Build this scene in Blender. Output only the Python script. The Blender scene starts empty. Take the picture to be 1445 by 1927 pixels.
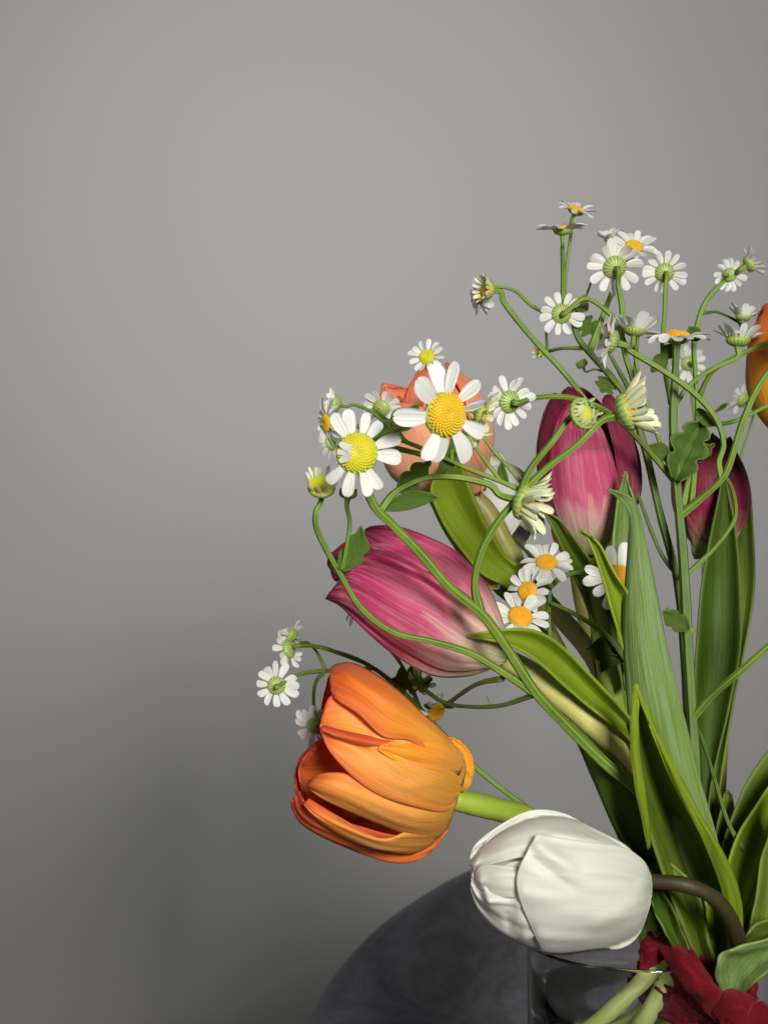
import bpy, math, random
import numpy as np
from mathutils import Vector, Matrix, Quaternion, noise

random.seed(7)
S = bpy.context.scene
COL = S.collection

# ------------------------------------------------------------------ camera, world, lights
F, CX, CY, CZ = 3055.0, 722.5, 963.5, 1.15      # focal length in photo pixels, centre, camera height (m)
cam_d = bpy.data.cameras.new('camera')
cam = bpy.data.objects.new('camera', cam_d); COL.objects.link(cam); S.camera = cam
cam.location = (0, 0, CZ); cam.rotation_euler = (math.radians(90), 0, 0)
cam_d.sensor_fit = 'VERTICAL'; cam_d.sensor_height = 24.0; cam_d.sensor_width = 18.0
cam_d.lens = F / 1927.0 * 24.0
cam_d.clip_start = 0.01; cam_d.clip_end = 50
cam_d.dof.use_dof = True; cam_d.dof.focus_distance = 0.51; cam_d.dof.aperture_fstop = cam_d.lens / 1.7

W = bpy.data.worlds.new('World'); S.world = W; W.use_nodes = True
W.node_tree.nodes['Background'].inputs[0].default_value = (0.95, 0.98, 1.0, 1)
W.node_tree.nodes['Background'].inputs[1].default_value = 0.03
vs = S.view_settings
vs.view_transform = 'Standard'; vs.look = 'None'; vs.gamma = 1.0; vs.exposure = 0.0

def area(name, loc, target, sx, sy, power, col):
    l = bpy.data.lights.new(name, 'AREA'); l.shape = 'RECTANGLE'; l.size = sx; l.size_y = sy
    l.energy = power; l.color = col
    o = bpy.data.objects.new(name, l); COL.objects.link(o); o.location = loc
    o.rotation_euler = (Vector(target) - Vector(loc)).to_track_quat('-Z', 'Y').to_euler()
    return o
area('wall_wash_fill', (-0.35, -0.60, CZ + 0.80), (-0.08, 1.9, CZ + 0.36), 0.45, 0.3, 1.65, (1.0, 0.998, 0.985)).data.spread = math.radians(43)  # added fill grading the upper wall, no real fixture of the room
area('window_light', (-1.25, -0.45, CZ + 0.25), (0.12, 0.6, CZ - 0.02), 0.5, 0.7, 3.5, (0.96, 0.98, 1.0))
area('lamp_light', (0.27, -0.55, CZ + 0.25), (0.02, 1.0, CZ - 0.12), 0.25, 0.25, 20.0, (1.0, 0.975, 0.93))

# ------------------------------------------------------------------ helpers
def P(x, y, d):
    return np.array([(x - CX) / F * d, d, CZ + (CY - y) / F * d])

def cr(a, m):
    """Catmull-Rom through the rows of a, m samples."""
    a = np.asarray(a, float); n = len(a)
    if n == 1: return np.repeat(a, m, 0)
    e = np.concatenate([[2 * a[0] - a[1]], a, [2 * a[-1] - a[-2]]])
    u = np.linspace(0, n - 1, m); i = np.minimum(u.astype(int), n - 2); f = u - i
    f = f.reshape((-1,) + (1,) * (a.ndim - 1))
    p0, p1, p2, p3 = e[i], e[i + 1], e[i + 2], e[i + 3]
    return 0.5 * (2 * p1 + (p2 - p0) * f + (2 * p0 - 5 * p1 + 4 * p2 - p3) * f ** 2 + (3 * p1 - p0 - 3 * p2 + p3) * f ** 3)

def mesh(name, v, f, m, uv=None, smooth=True):
    me = bpy.data.meshes.new(name)
    me.from_pydata([tuple(p) for p in v], [], f)
    if m: me.materials.append(m)
    if smooth: me.polygons.foreach_set('use_smooth', [True] * len(me.polygons))
    if uv is not None:
        l = me.uv_layers.new(name='UVMap')
        idx = np.empty(len(me.loops), int); me.loops.foreach_get('vertex_index', idx)
        l.data.foreach_set('uv', np.asarray(uv, float)[idx].ravel())
    me.update()
    return me

def link(name, me, parent=None, mat=None):
    o = bpy.data.objects.new(name, me); COL.objects.link(o)
    if parent is not None: o.parent = parent
    if mat is not None: o.matrix_basis = mat
    return o

def root_loc(o):
    while o.parent is not None: o = o.parent
    return np.array(o.location)

def thing(name, label, cat, loc, group=None):
    o = bpy.data.objects.new(name, None); COL.objects.link(o)
    o.empty_display_size = 0.02
    o.location = tuple(loc); o['label'] = label; o['category'] = cat
    if group: o['group'] = group
    return o

def part(name, v, f, m, parent, uv=None, smooth=True, thick=0, label=None):
    v = np.asarray(v, float) - root_loc(parent)
    o = link(name, mesh(name, v, f, m, uv, smooth), parent)
    if thick:
        s = o.modifiers.new('thickness', 'SOLIDIFY'); s.thickness = thick; s.offset = 0
    if label: o['label'] = label
    return o

def grid_faces(nr, nc, wrap=False):
    fs = []
    for i in range(nr - 1):
        for j in range(nc if wrap else nc - 1):
            k = (j + 1) % nc
            fs.append((i * nc + j, i * nc + k, (i + 1) * nc + k, (i + 1) * nc + j))
    return fs

def wob(p, s, seed):
    return noise.noise(Vector((p[0] * s + seed, p[1] * s, p[2] * s - seed)))

# ------------------------------------------------------------------ materials
class M:
    def __init__(s, name):
        s.m = bpy.data.materials.new(name); s.m.use_nodes = True
        s.t = s.m.node_tree; s.t.nodes.clear()
    def n(s, typ, ins=None, **props):
        x = s.t.nodes.new('ShaderNode' + typ)
        for k, v in props.items(): setattr(x, k, v)
        for k, v in (ins or {}).items():
            if isinstance(v, bpy.types.NodeSocket): s.t.links.new(v, x.inputs[k])
            else: x.inputs[k].default_value = v
        return x
    def math(s, op, a, b=0.0):
        return s.n('Math', {0: a, 1: b}, operation=op).outputs[0]
    def ramp(s, fac, stops):
        r = s.n('ValToRGB', {0: fac}); e = r.color_ramp.elements
        while len(e) < len(stops): e.new(0.5)
        for q, (p, c) in zip(e, stops): q.position = p; q.color = (*c, 1)
        return r.outputs[0]
    def mix(s, fac, a, b, blend='MIX'):
        x = s.n('Mix', data_type='RGBA', blend_type=blend)
        for i, v in ((0, fac), (6, a), (7, b)):
            if isinstance(v, bpy.types.NodeSocket): s.t.links.new(v, x.inputs[i])
            else: x.inputs[i].default_value = (*v, 1) if isinstance(v, tuple) and len(v) == 3 else v
        return x.outputs[2]
    def noise(s, vec, scale, detail=3, rough=0.55, dist=0):
        return s.n('TexNoise', {'Vector': vec, 'Scale': scale, 'Detail': detail, 'Roughness': rough, 'Distortion': dist}).outputs[0]
    def uv(s, su=1, sv=1):
        c = s.n('TexCoord').outputs['UV']
        return s.n('Mapping', {'Vector': c, 'Scale': (su, sv, 1)}).outputs[0]
    def obj(s): return s.n('TexCoord').outputs['Object']
    def split(s):
        x = s.n('SeparateXYZ', {0: s.n('TexCoord').outputs['UV']})
        return x.outputs[0], x.outputs[1]
    def done(s, col, rough=0.45, bump=None, bstr=0.2, bdist=0.0003, trans=0.0, tcol=None, sss=0, **kw):
        ins = {'Base Color': col, 'Roughness': rough}
        if bump is not None:
            ins['Normal'] = s.n('Bump', {'Height': bump, 'Strength': bstr, 'Distance': bdist}).outputs[0]
        ins.update(kw)
        p = s.n('BsdfPrincipled', ins).outputs[0]
        if trans:
            t = s.n('BsdfTranslucent', {'Color': tcol if tcol is not None else col}).outputs[0]
            p = s.n('MixShader', {0: trans, 1: p, 2: t}).outputs[0]
        s.t.links.new(p, s.n('OutputMaterial').inputs[0])
        return s.m

def edge(m, u, pw):
    a = m.math('ABSOLUTE', m.math('SUBTRACT', m.math('MULTIPLY', u, 2.0), 1.0))
    return m.math('POWER', a, pw)

def petal_mat(name, stops, edgecol, edgeamt, streakcol, streakamt, trans, rough=0.52, patch=None, bstr=0.32, vein=.42, veincol=None):
    m = M(name); u, v = m.split()
    n1 = m.noise(m.uv(17, 1.3), 1.0, 5, 0.65, 0.5)
    n2 = m.noise(m.uv(3, 2.2), 1.7, 4, 0.6)
    n3 = m.noise(m.uv(38, 1.8), 1.0, 4, 0.7, 0.6)
    vv = m.math('ADD', v, m.math('MULTIPLY', m.math('SUBTRACT', n1, 0.5), 0.22))
    vv = m.math('ADD', vv, m.math('MULTIPLY', m.math('SUBTRACT', n2, 0.5), 0.28))
    c = m.ramp(vv, stops)
    e = m.math('MULTIPLY', edge(m, u, 4.0), edgeamt)
    e = m.math('MULTIPLY', e, m.math('ADD', v, 0.25)); 
    c = m.mix(m.math('MINIMUM', e, 1.0), c, edgecol)
    st = m.n('MapRange', {0: n1, 1: 0.48, 2: 0.75, 3: 0.0, 4: streakamt}).outputs[0]
    c = m.mix(st, c, streakcol)
    if patch:
        c = m.mix(m.n('MapRange', {0: n2, 1: 0.5, 2: 0.8, 3: 0.0, 4: patch[1]}).outputs[0], c, patch[0])
    c = m.mix(m.n('MapRange', {0: n3, 1: .50, 2: .72, 3: 0.0, 4: vein}).outputs[0], c, veincol if veincol else edgecol)
    h = m.math('ADD', m.math('MULTIPLY', n3, 0.8), n1)
    return m.done(c, rough, h, min(1, bstr * 1.5), 0.0008, trans, **{'Sheen Weight': 0.04, 'Specular IOR Level': 0.32})

MAT = {}
MAT['orange'] = petal_mat('orange_petal', [(0.0, (.74, .44, .03)), (.22, (.86, .38, .03)), (.5, (.88, .25, .025)), (.8, (.82, .13, .02)), (1, (.62, .06, .03))],
                          (.60, .045, .03), 1.0, (.92, .44, .12), 0.55, 0.34, 0.5, ((.90, .36, .05), .6))
MAT['peach'] = petal_mat('peach_petal', [(0.0, (.74, .46, .02)), (.14, (.88, .44, .03)), (.40, (.94, .47, .10)), (.72, (.94, .36, .06)), (.90, (.86, .17, .035)), (1, (.66, .06, .04))],
                          (.74, .085, .04), 1.0, (.96, .56, .18), 0.6, 0.36, 0.48, ((.90, .26, .06), .6), 0.28, .34, (.84, .22, .03))
MAT['flap'] = petal_mat('flap_petal', [(0.0, (.84, .40, .08)), (.35, (.88, .32, .03)), (.7, (.90, .30, .015)), (1, (.90, .40, .015))],
                          (.92, .52, .01), 1.0, (.92, .44, .06), 0.4, 0.22, 0.5)
MAT['pale_orange'] = petal_mat('salmon_petal', [(0.0, (.90, .52, .20)), (.3, (.95, .54, .28)), (.65, (.95, .46, .24)), (.88, (.88, .30, .14)), (1, (.66, .10, .05))],
                          (.74, .14, .07), 0.8, (.94, .56, .34), 0.5, 0.25)
MAT['amber'] = petal_mat('amber_petal', [(0.0, (.78, .38, .02)), (.4, (.82, .34, .02)), (.7, (.72, .17, .02)), (.9, (.45, .05, .015)), (1, (.32, .03, .012))],
                         (.62, .2, .02), 0.5, (.86, .44, .06), 0.4, 0.22)
MAT['magenta'] = petal_mat('magenta_petal', [(0.0, (.56, .60, .24)), (.14, (.78, .74, .44)), (.25, (.80, .52, .44)), (.36, (.60, .09, .19)), (.62, (.48, .032, .12)), (.84, (.32, .009, .06)), (1, (.16, .002, .024))],
                           (.27, .004, .055), 1.0, (.82, .40, .47), 0.6, 0.28, 0.42, ((.80, .34, .42), .45), 0.34, .36)
MAT['crimson'] = petal_mat('shaded_crimson_petal', [(0.0, (.56, .56, .24)), (.15, (.66, .58, .32)), (.27, (.40, .12, .13)), (.38, (.27, .013, .055)), (.72, (.165, .003, .026)), (1, (.09, .0008, .011))],
                           (.11, .001, .018), 0.9, (.36, .05, .10), 0.28, 0.14, 0.48, None, 0.4)  # deeper petal colour, with shade on side petals and right tulip painted in
MAT['white'] = petal_mat('white_petal', [(0.0, (.62, .64, .44)), (.15, (.73, .73, .63)), (.5, (.775, .77, .71)), (1, (.79, .78, .72))],
                         (.84, .82, .74), 0.4, (.90, .90, .86), 0.35, 0.42, 0.5, ((.80, .79, .66), .25), 0.10, .08, (.70, .70, .58))

def leaf_mat(name, base, tip, streak, amt, trans, rough=0.52):
    m = M(name); u, v = m.split()
    n1 = m.noise(m.uv(20, 7), 1.0, 5, 0.7, 0.3)
    n2 = m.noise(m.uv(5, 2.6), 1.6, 4, 0.6)
    n3 = m.noise(m.uv(44, 1.5), 1.0, 3)
    c = m.ramp(m.math('ADD', v, m.math('MULTIPLY', m.math('SUBTRACT', n2, .5), .4)), [(0, base), (1, tip)])
    f = m.n('MapRange', {0: m.math('ADD', m.math('MULTIPLY', n1, .6), m.math('MULTIPLY', n2, .4)), 1: .42, 2: .66, 3: 0.0, 4: amt}).outputs[0]
    c = m.mix(f, c, streak)
    c = m.mix(m.math('MULTIPLY', edge(m, u, 26.0), .12), c, (.42, .46, .16))
    h = m.math('ADD', m.math('MULTIPLY', n3, .5), n1)
    return m.done(c, rough, h, 0.6, 0.0009, trans, m.mix(0.6, c, (.34, .44, .01)), **{'Specular IOR Level': 0.35})
MAT['leaf'] = leaf_mat('tulip_leaf', (.10, .165, .008), (.15, .24, .016), (.22, .31, .07), .6, 0.34)
MAT['leaf_bright'] = leaf_mat('fresh_tulip_leaf', (.17, .26, .006), (.30, .40, .010), (.32, .42, .05), .5, 0.36)
MAT['leaf_grey'] = leaf_mat('glaucous_tulip_leaf', (.16, .245, .04), (.12, .23, .03), (.28, .37, .19), .85, 0.22)
MAT['leaf_dark'] = leaf_mat('dark_tulip_leaf', (.045, .085, .005), (.07, .14, .01), (.11, .18, .025), .5, 0.28, 0.5)
MAT['herb_leaf'] = leaf_mat('feverfew_leaf', (.065, .125, .012), (.085, .155, .016), (.14, .22, .04), .6, 0.28, .65)

def stem_mat(name, a, b, rough=0.5, trans=0.0, ribs=0):
    m = M(name); u, v = m.split()
    n1 = m.noise(m.uv(9, 90), 1.0, 3); n2 = m.noise(m.obj(), 70.0, 4, .6); n3 = m.noise(m.uv(14, 4), 1.0, 3)
    c = m.mix(m.n('MapRange', {0: m.math('ADD', m.math('MULTIPLY', n2, .5), m.math('MULTIPLY', n3, .5)), 1: .38, 2: .62}).outputs[0], a, b)
    if ribs:
        w = m.math('COSINE', m.math('MULTIPLY', u, 6.2832 * ribs))
        c = m.mix(m.n('MapRange', {0: w, 1: .2, 2: 1.0, 3: 0.0, 4: .45}).outputs[0], c, tuple(min(1, q * 1.7 + .02) for q in b))
    h = m.math('ADD', n1, n3)
    return m.done(c, rough, h, 0.3, 0.0004, trans, **{'Specular IOR Level': 0.35})
MAT['stem'] = stem_mat('feverfew_stem', (.072, .135, .012), (.145, .225, .028), .6, 0, 5)
MAT['stem_shaded'] = stem_mat('shaded_feverfew_stem', (.045, .085, .012), (.09, .15, .022), .6, 0, 5)  # darker copy of the stem colour, shade inside the bunch painted in
MAT['tulip_stem'] = stem_mat('tulip_stem', (.22, .33, .03), (.33, .41, .05), 0.45, 0.1)
MAT['yellow_stem'] = stem_mat('yellow_tulip_stem', (.44, .43, .10), (.52, .50, .17), 0.4, 0.1)
MAT['olive_stem'] = stem_mat('olive_tulip_stem', (.22, .21, .05), (.28, .26, .07), 0.45)
MAT['shaded_brown_stem'] = stem_mat('shaded_brown_tulip_stem', (.030, .020, .006), (.042, .034, .009), 0.55)  # brown stem, colour darkened to paint in the shade under the leaves
MAT['cut_stem'] = stem_mat('pale_tulip_stem', (.36, .46, .09), (.50, .56, .20), 0.35, 0.1)

def daisy_mats():
    m = M('daisy_petal'); u, v = m.split()
    n1 = m.noise(m.uv(9, 1.0), 1.0, 2)
    c = m.ramp(v, [(0, (.80, .80, .55)), (.2, (.84, .84, .78)), (1, (.86, .86, .83))])
    MAT['ray'] = m.done(c, .55, n1, .3, .0005, .42)
    m = M('cream_daisy_petal'); u, v = m.split()
    c = m.ramp(v, [(0, (.62, .68, .30)), (.5, (.78, .79, .52)), (1, (.82, .82, .60))])
    MAT['ray_cream'] = m.done(c, .5, m.noise(m.uv(9, 1.0), 1.0, 2), .25, .0004, .36)
    for k, a, b in (('disc', (.50, .30, .006), (.68, .46, .012)), ('disc_gold', (.60, .28, .006), (.76, .40, .012)), ('disc_lime', (.42, .38, .008), (.60, .55, .02))):
        m = M('daisy_' + k); n1 = m.noise(m.obj(), 14.0, 2)
        MAT[k] = m.done(m.mix(n1, a, b), .6)
    m = M('daisy_calyx'); u, v = m.split()
    w = m.n('TexWave', {'Vector': m.uv(1, 1), 'Scale': 5.6, 'Distortion': .5}, wave_type='BANDS', bands_direction='X').outputs[0]
    c = m.mix(m.n('MapRange', {0: w, 1: .3, 2: .6}).outputs[0], (.08, .14, .02), (.40, .47, .13))
    c = m.mix(m.n('MapRange', {0: v, 1: .35, 2: .7}).outputs[0], c, (.22, .32, .07))
    MAT['calyx'] = m.done(c, .5)
daisy_mats()

m = M('grey_wall_paint')
n1 = m.noise(m.obj(), 220.0, 3); n2 = m.noise(m.obj(), 1.3, 3)
MAT['wall'] = m.done(m.mix(m.n('MapRange', {0: n2, 1: .35, 2: .65}).outputs[0], (.445, .440, .425), (.462, .456, .442)), .75, n1, .10, .0006)
m = M('grey_velvet')
n1 = m.noise(m.n('Mapping', {'Vector': m.obj(), 'Rotation': (0, .7, 0), 'Scale': (1, 1, 1.7)}).outputs[0], 20.0, 6, .72, 1.2); n2 = m.noise(m.obj(), 1500.0, 2)
c = m.mix(m.n('MapRange', {0: n1, 1: .40, 2: .62}).outputs[0], (.085, .083, .092), (.145, .142, .156))
MAT['velvet'] = m.done(c, .9, n2, .3, .001, **{'Sheen Weight': .35, 'Sheen Roughness': .45, 'Sheen Tint': (.75, .75, .85, 1)})
m = M('crimson_cloth')
n1 = m.noise(m.obj(), 900.0, 3); n2 = m.noise(m.obj(), 90.0, 4, .6)
MAT['ribbon'] = m.done(m.mix(n2, (.045, .0002, .003), (.16, .001, .008)), .75, m.math('ADD', n1, m.math('MULTIPLY', n2, 2.0)), .5, .0012, **{'Sheen Weight': .15, 'Sheen Tint': (1, .2, .2, 1), 'Specular IOR Level': .15})
m = M('clear_glass')
MAT['glass'] = m.done((.97, .98, .98, 1), .05, **{'Transmission Weight': 1.0, 'IOR': 1.38})
m = M('dark_wood')
n1 = m.noise(m.n('Mapping', {'Vector': m.obj(), 'Scale': (2, 30, 30)}).outputs[0], 1.5, 5, .6, .8)
MAT['wood'] = m.done(m.mix(n1, (.018, .016, .016), (.035, .03, .03)), .5)

# ------------------------------------------------------------------ setting
def box(c, s, m, name, parent=None):
    v = [(c[0] + sx * s[0] / 2, c[1] + sy * s[1] / 2, c[2] + sz * s[2] / 2) for sx in (-1, 1) for sy in (-1, 1) for sz in (-1, 1)]
    f = [(0, 1, 3, 2), (4, 6, 7, 5), (0, 4, 5, 1), (2, 3, 7, 6), (0, 2, 6, 4), (1, 5, 7, 3)]
    if parent is not None: return part(name, v, f, m, parent, smooth=False)
    return link(name, mesh(name, v, f, m, smooth=False))
WALL = 1.90
o = box((0, WALL + .05, 1.25), (5, .1, 3.5), MAT['wall'], 'wall'); o['kind'] = 'structure'

def velvet_chair():
    d = 1.0
    left = [(560, 2300), (555, 2100), (566, 1975), (582, 1925), (622, 1850), (695, 1762), (780, 1698), (885, 1640), (995, 1602), (1100, 1588)]
    right = [(2 * 1100 - x, y) for x, y in left[::-1]][1:]
    pts = cr(np.array(left + right), 90)
    ctr = np.array([1100, 1990.])
    r = thing('velvet_chair', 'rounded dark grey velvet chair back behind the bouquet and glass vase, against the grey wall', 'chair', P(1100, 2300, d))
    v = []; rows = []
    T = .033
    prof = [(0.0, -1.05), (.35, -1.03), (.6, -1.0), (.8, -.93), (.92, -.75), (.98, -.42), (1.0, 0), (.98, .42), (.92, .75), (.8, .93), (.4, 1.0), (0.0, 1.0)]
    for k, dz in cr(np.array(prof), 34):
        for q in pts:
            x, y = ctr + min(k, 1.0) * (q - ctr)
            p = P(x, y, d); p[1] = d + dz * T
            b = wob(p, 9, 3) * .0035 + wob(p, 28, 5) * .0010
            p[1] -= b * (1 if dz < .5 else 0); p[2] += b * .6
            v.append(p)
    part('backrest', v, grid_faces(34, 90, True), MAT['velvet'], r)
    w = .44; c = P(1100, 2300, d)
    seat = []
    for (k, h) in cr(np.array([(0., .085), (.7, .085), (.93, .075), (1., .045), (1., .02), (.94, 0.), (0., 0.)]), 22):
        for a in np.linspace(0, 2 * math.pi, 48, endpoint=False):
            e = .75
            cx = math.copysign(abs(math.cos(a)) ** e, math.cos(a)); sy = math.copysign(abs(math.sin(a)) ** e, math.sin(a))
            seat.append((c[0] + cx * k * w / 2, c[1] - .22 + sy * k * w / 2, c[2] - .08 + h))
    part('seat', seat, grid_faces(22, 48, True), MAT['velvet'], r)
    zt = c[2] - .085
    for sx in (-1, 1):
        for sy in (-1, 1):
            tube_part('leg', [np.array([c[0] + sx * .15, c[1] - .22 + sy * .15, zt + .01]), np.array([c[0] + sx * .19, c[1] - .22 + sy * .19, .0])], [.018, .011], MAT['wood'], r, 12, 2)

# ------------------------------------------------------------------ tubes
def tube_mesh(pts, rad, segs=10, n=None, ridges=0, hook=None):
    pts = np.asarray(pts, float); rad = np.asarray(rad, float)
    if n is None: n = max(8, len(pts) * 7)
    c = cr(pts, n); r = np.interp(np.linspace(0, 1, n), np.linspace(0, 1, len(rad)), rad)
    tg = np.gradient(c, axis=0); tg /= np.linalg.norm(tg, axis=1)[:, None]
    up = np.array([0.3, 1, .2]); nrm = np.cross(tg[0], up); nrm /= np.linalg.norm(nrm)
    v, uv = [], []
    s = 0
    for i in range(n):
        nrm = nrm - tg[i] * np.dot(nrm, tg[i]); nrm /= np.linalg.norm(nrm)
        b = np.cross(tg[i], nrm)
        if i: s += np.linalg.norm(c[i] - c[i - 1])
        rr0 = r[i] * (1 + .11 * wob(c[i], 110, 1.7) + .05 * wob(c[i], 400, 3.1))
        for j in range(segs):
            a = 2 * math.pi * j / segs
            rr = rr0 * (1 + (.15 * math.cos(ridges * a) if ridges else 0))
            v.append(c[i] + rr * (math.cos(a) * nrm + math.sin(a) * b)); uv.append((j / segs, s * 10))
    f = grid_faces(n, segs, True)
    v.append(c[0]); uv.append((0, 0)); v.append(c[-1]); uv.append((0, s * 10))
    a0, a1 = len(v) - 2, len(v) - 1
    for j in range(segs):
        f.append((a0, (j + 1) % segs, j)); f.append((a1, (n - 1) * segs + j, (n - 1) * segs + (j + 1) % segs))
    return v, f, uv

def tube_part(name, pts, rad, m, parent, segs=10, n=None, ridges=0):
    v, f, uv = tube_mesh(pts, rad, segs, n, ridges)
    return part(name, v, f, m, parent, uv)

def fill_depth(path):
    """path entries (x,y) or (x,y,d): missing depths are interpolated along the path."""
    n = len(path); ix = [i for i, p in enumerate(path) if len(p) == 3]
    ds = np.interp(range(n), ix, [path[i][2] for i in ix])
    return [(p[0], p[1], d) for p, d in zip(path, ds)]

# ------------------------------------------------------------------ tulips
class Body:
    """Body of revolution a tulip's petals lie on: turns a photo pixel into a point of its front surface."""
    def __init__(s, base, tip, db, dt, prof):
        s.b = np.array(base, float); s.t = np.array(tip, float); s.db, s.dt = db, dt
        s.ax = s.t - s.b; s.L = np.linalg.norm(s.ax); s.ax /= s.L
        c = cr(np.array(prof, float), 160); s.pt, s.pr = c[:, 0], c[:, 1]
    def at(s, x, y, k=1.0, e=0.0):
        w = np.array([x, y]) - s.b; t = np.dot(w, s.ax) / s.L; q = w[0] * s.ax[1] - w[1] * s.ax[0]
        R = np.interp(t, s.pt, s.pr) * abs(k); d = s.db + (s.dt - s.db) * min(max(t, -.1), 1.1)
        z = R * max(0.0, 1 - (q / max(R, 1)) ** 2) ** .55
        d2 = d - math.copysign(z, k) / F * d - e * .001
        return P(x, y, d2)

def petal_net(name, net, body, m, parent, nv=30, nu=20, thick=.0005, ripple=.0008, seed=1.0, label=None, folds=(), vr=(0, 1), ur=(0, 1)):
    rows = []
    for r in net:
        r = [tuple(p) + ((1.0, 0.0)[len(p) - 2:] if len(p) < 4 else ()) for p in r]
        rows.append(r)
    a = np.array(rows, float)
    a = cr(a, nv); a = np.swapaxes(cr(np.swapaxes(a, 0, 1), nu), 0, 1)
    v, uv = [], []
    for i in range(nv):
        for j in range(nu):
            p = body.at(*a[i, j])
            u_ = j / (nu - 1); v_ = i / (nv - 1)
            for (x1, y1, x2, y2, fw_, fh) in folds:
                A_ = np.array([x1, y1]); D_ = np.array([x2 - x1, y2 - y1], float); w_ = a[i, j, :2] - A_
                k_ = min(1, max(0, np.dot(w_, D_) / np.dot(D_, D_))); q_ = np.linalg.norm(w_ - D_ * k_) / fw_
                p[1] -= fh * .001 * math.exp(-q_ * q_) * (1 - k_ ** 3)
            amp = ripple * (.35 + abs(2 * u_ - 1) ** 2 * .9 + v_ * .5)
            p[1] += amp * (noise.noise(Vector((u_ * 5 + seed, v_ * 2.2, seed))) * 1.6 + noise.noise(Vector((u_ * 13, v_ * 4 + seed, seed))) * .5)
            v.append(p); uv.append((ur[0] + (ur[1] - ur[0]) * u_, vr[0] + (vr[1] - vr[0]) * v_))
    return part(name, v, grid_faces(nv, nu), m, parent, uv, thick=thick, label=label)

def petal_3d(name, base, axis, side, phi, L, prof, width, m, parent, k=1.0, nv=26, nu=15, thick=.0007, tipcurl=0.0, seed=0.0, rip=.0010, wrap=1.0):
    """Parametric tulip petal round an axis; prof = radius (m) at knots along t."""
    axis = axis / np.linalg.norm(axis); e1 = side - axis * np.dot(side, axis); e1 /= np.linalg.norm(e1); e2 = np.cross(axis, e1)
    er = math.cos(phi) * e1 + math.sin(phi) * e2; et = -math.sin(phi) * e1 + math.cos(phi) * e2
    v, uv = [], []; pr_ = cr(np.array(prof, float)[:, None], nv)[:, 0]
    for i in range(nv):
        t = i / (nv - 1)
        r = k * pr_[i]
        w = width * (math.sin(math.pi * min(1, (.10 + .90 * t)) ** .9)) ** .62 if t < 1 else 0
        w = max(w, 0.0004)
        for j in range(nu):
            s = 2 * j / (nu - 1) - 1
            Rc = max(r, width * .55) * wrap; a = s * w / Rc
            rad = r - Rc + Rc * math.cos(a); tan = Rc * math.sin(a)
            h = L * t * (1 - .05 * abs(s) ** 2)
            rad += tipcurl * max(0, t - .75) ** 2 * 16 * .01
            rad += rip * (noise.noise(Vector((s * 2 + seed, t * 2.5, seed))) * 1.5) * (.3 + t)
            v.append(base + axis * h + er * rad + et * tan); uv.append((.5 + .5 * s, t))
    return part(name, v, grid_faces(nv, nu), m, parent, uv, thick=thick)

def leaf(rows, m, parent, nv=40, nu=14, thick=.0007, seed=1.0, name='leaf', ripple=.0006, label=None):
    """rows: (xl,yl, xr,yr, depth, fold_mm, tilt_mm) from the foot to the tip."""
    net = []
    for r in rows:
        xl, yl, xr, yr, d = r[:5]; fold = r[5] if len(r) > 5 else 2.0; tilt = r[6] if len(r) > 6 else 0.0
        row = []
        for q in (0, .25, .5, .75, 1):
            dd = d + (fold * (1 - (2 * q - 1) ** 2) + tilt * (q - .5)) * .001
            row.append((xl + (xr - xl) * q, yl + (yr - yl) * q, dd))
        net.append(row)
    a = cr(np.array(net), nv); a = np.swapaxes(cr(np.swapaxes(a, 0, 1), nu), 0, 1)
    v, uv = [], []
    for i in range(nv):
        for j in range(nu):
            u_ = j / (nu - 1); v_ = i / (nv - 1)
            p = P(*a[i, j])
            p[1] += ripple * (.3 + abs(2 * u_ - 1)) * 2 * noise.noise(Vector((u_ * 3 + seed, v_ * 5, seed)))
            p[0] += ripple * .5 * noise.noise(Vector((u_ * 2 + seed, v_ * 7, seed + 4)))
            v.append(p); uv.append((u_, v_))
    return part(name, v, grid_faces(nv, nu), m, parent, uv, thick=thick, label=label)

def stem(path, w0, w1, m, parent, name='stem', ridges=0, segs=14):
    p = fill_depth(path); pts = [P(*q) for q in p]; n = len(p)
    rad = [(w0 + (w1 - w0) * i / (n - 1)) / 2 * p[i][2] / F for i in range(n)]
    return tube_part(name, pts, rad, m, parent, segs, n * 8, ridges)

def tulip(label, base, d):
    return thing('tulip', label, 'tulip', P(*base, d), 'tulips in the bouquet')

def full_tulip(root, base, tip, db, dt, rpx, mats, seed=0, opened=.55, phi0=.3, prof=(.18, .72, 1.0, 1.02, .92, .72), roll=0.0, width=1.02):
    b = P(*base, db); t = P(*tip, dt); ax = t - b; L = np.linalg.norm(ax); R = rpx * (db + dt) / 2 / F
    side = np.array([0, -1.0, 0])
    pr = [R * q for q in prof]
    rnd = random.Random(seed)
    for i in range(6):
        inner = i % 2
        mm = mats[0] if not isinstance(mats, tuple) else mats[i % len(mats)]
        petal_3d('petal', b, ax, side, phi0 + i * math.pi / 3 + rnd.uniform(-.08, .08), L * rnd.uniform(.93, 1.03) * (1.0 if not inner else 1.0), pr, R * width, mm, root,
                 k=.97 if not inner else .84, seed=seed * 3.1 + i * 1.7, tipcurl=rnd.uniform(-.3, .5))
# ------------------------------------------------------------------ the chair, then the tulips
velvet_chair()

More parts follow.
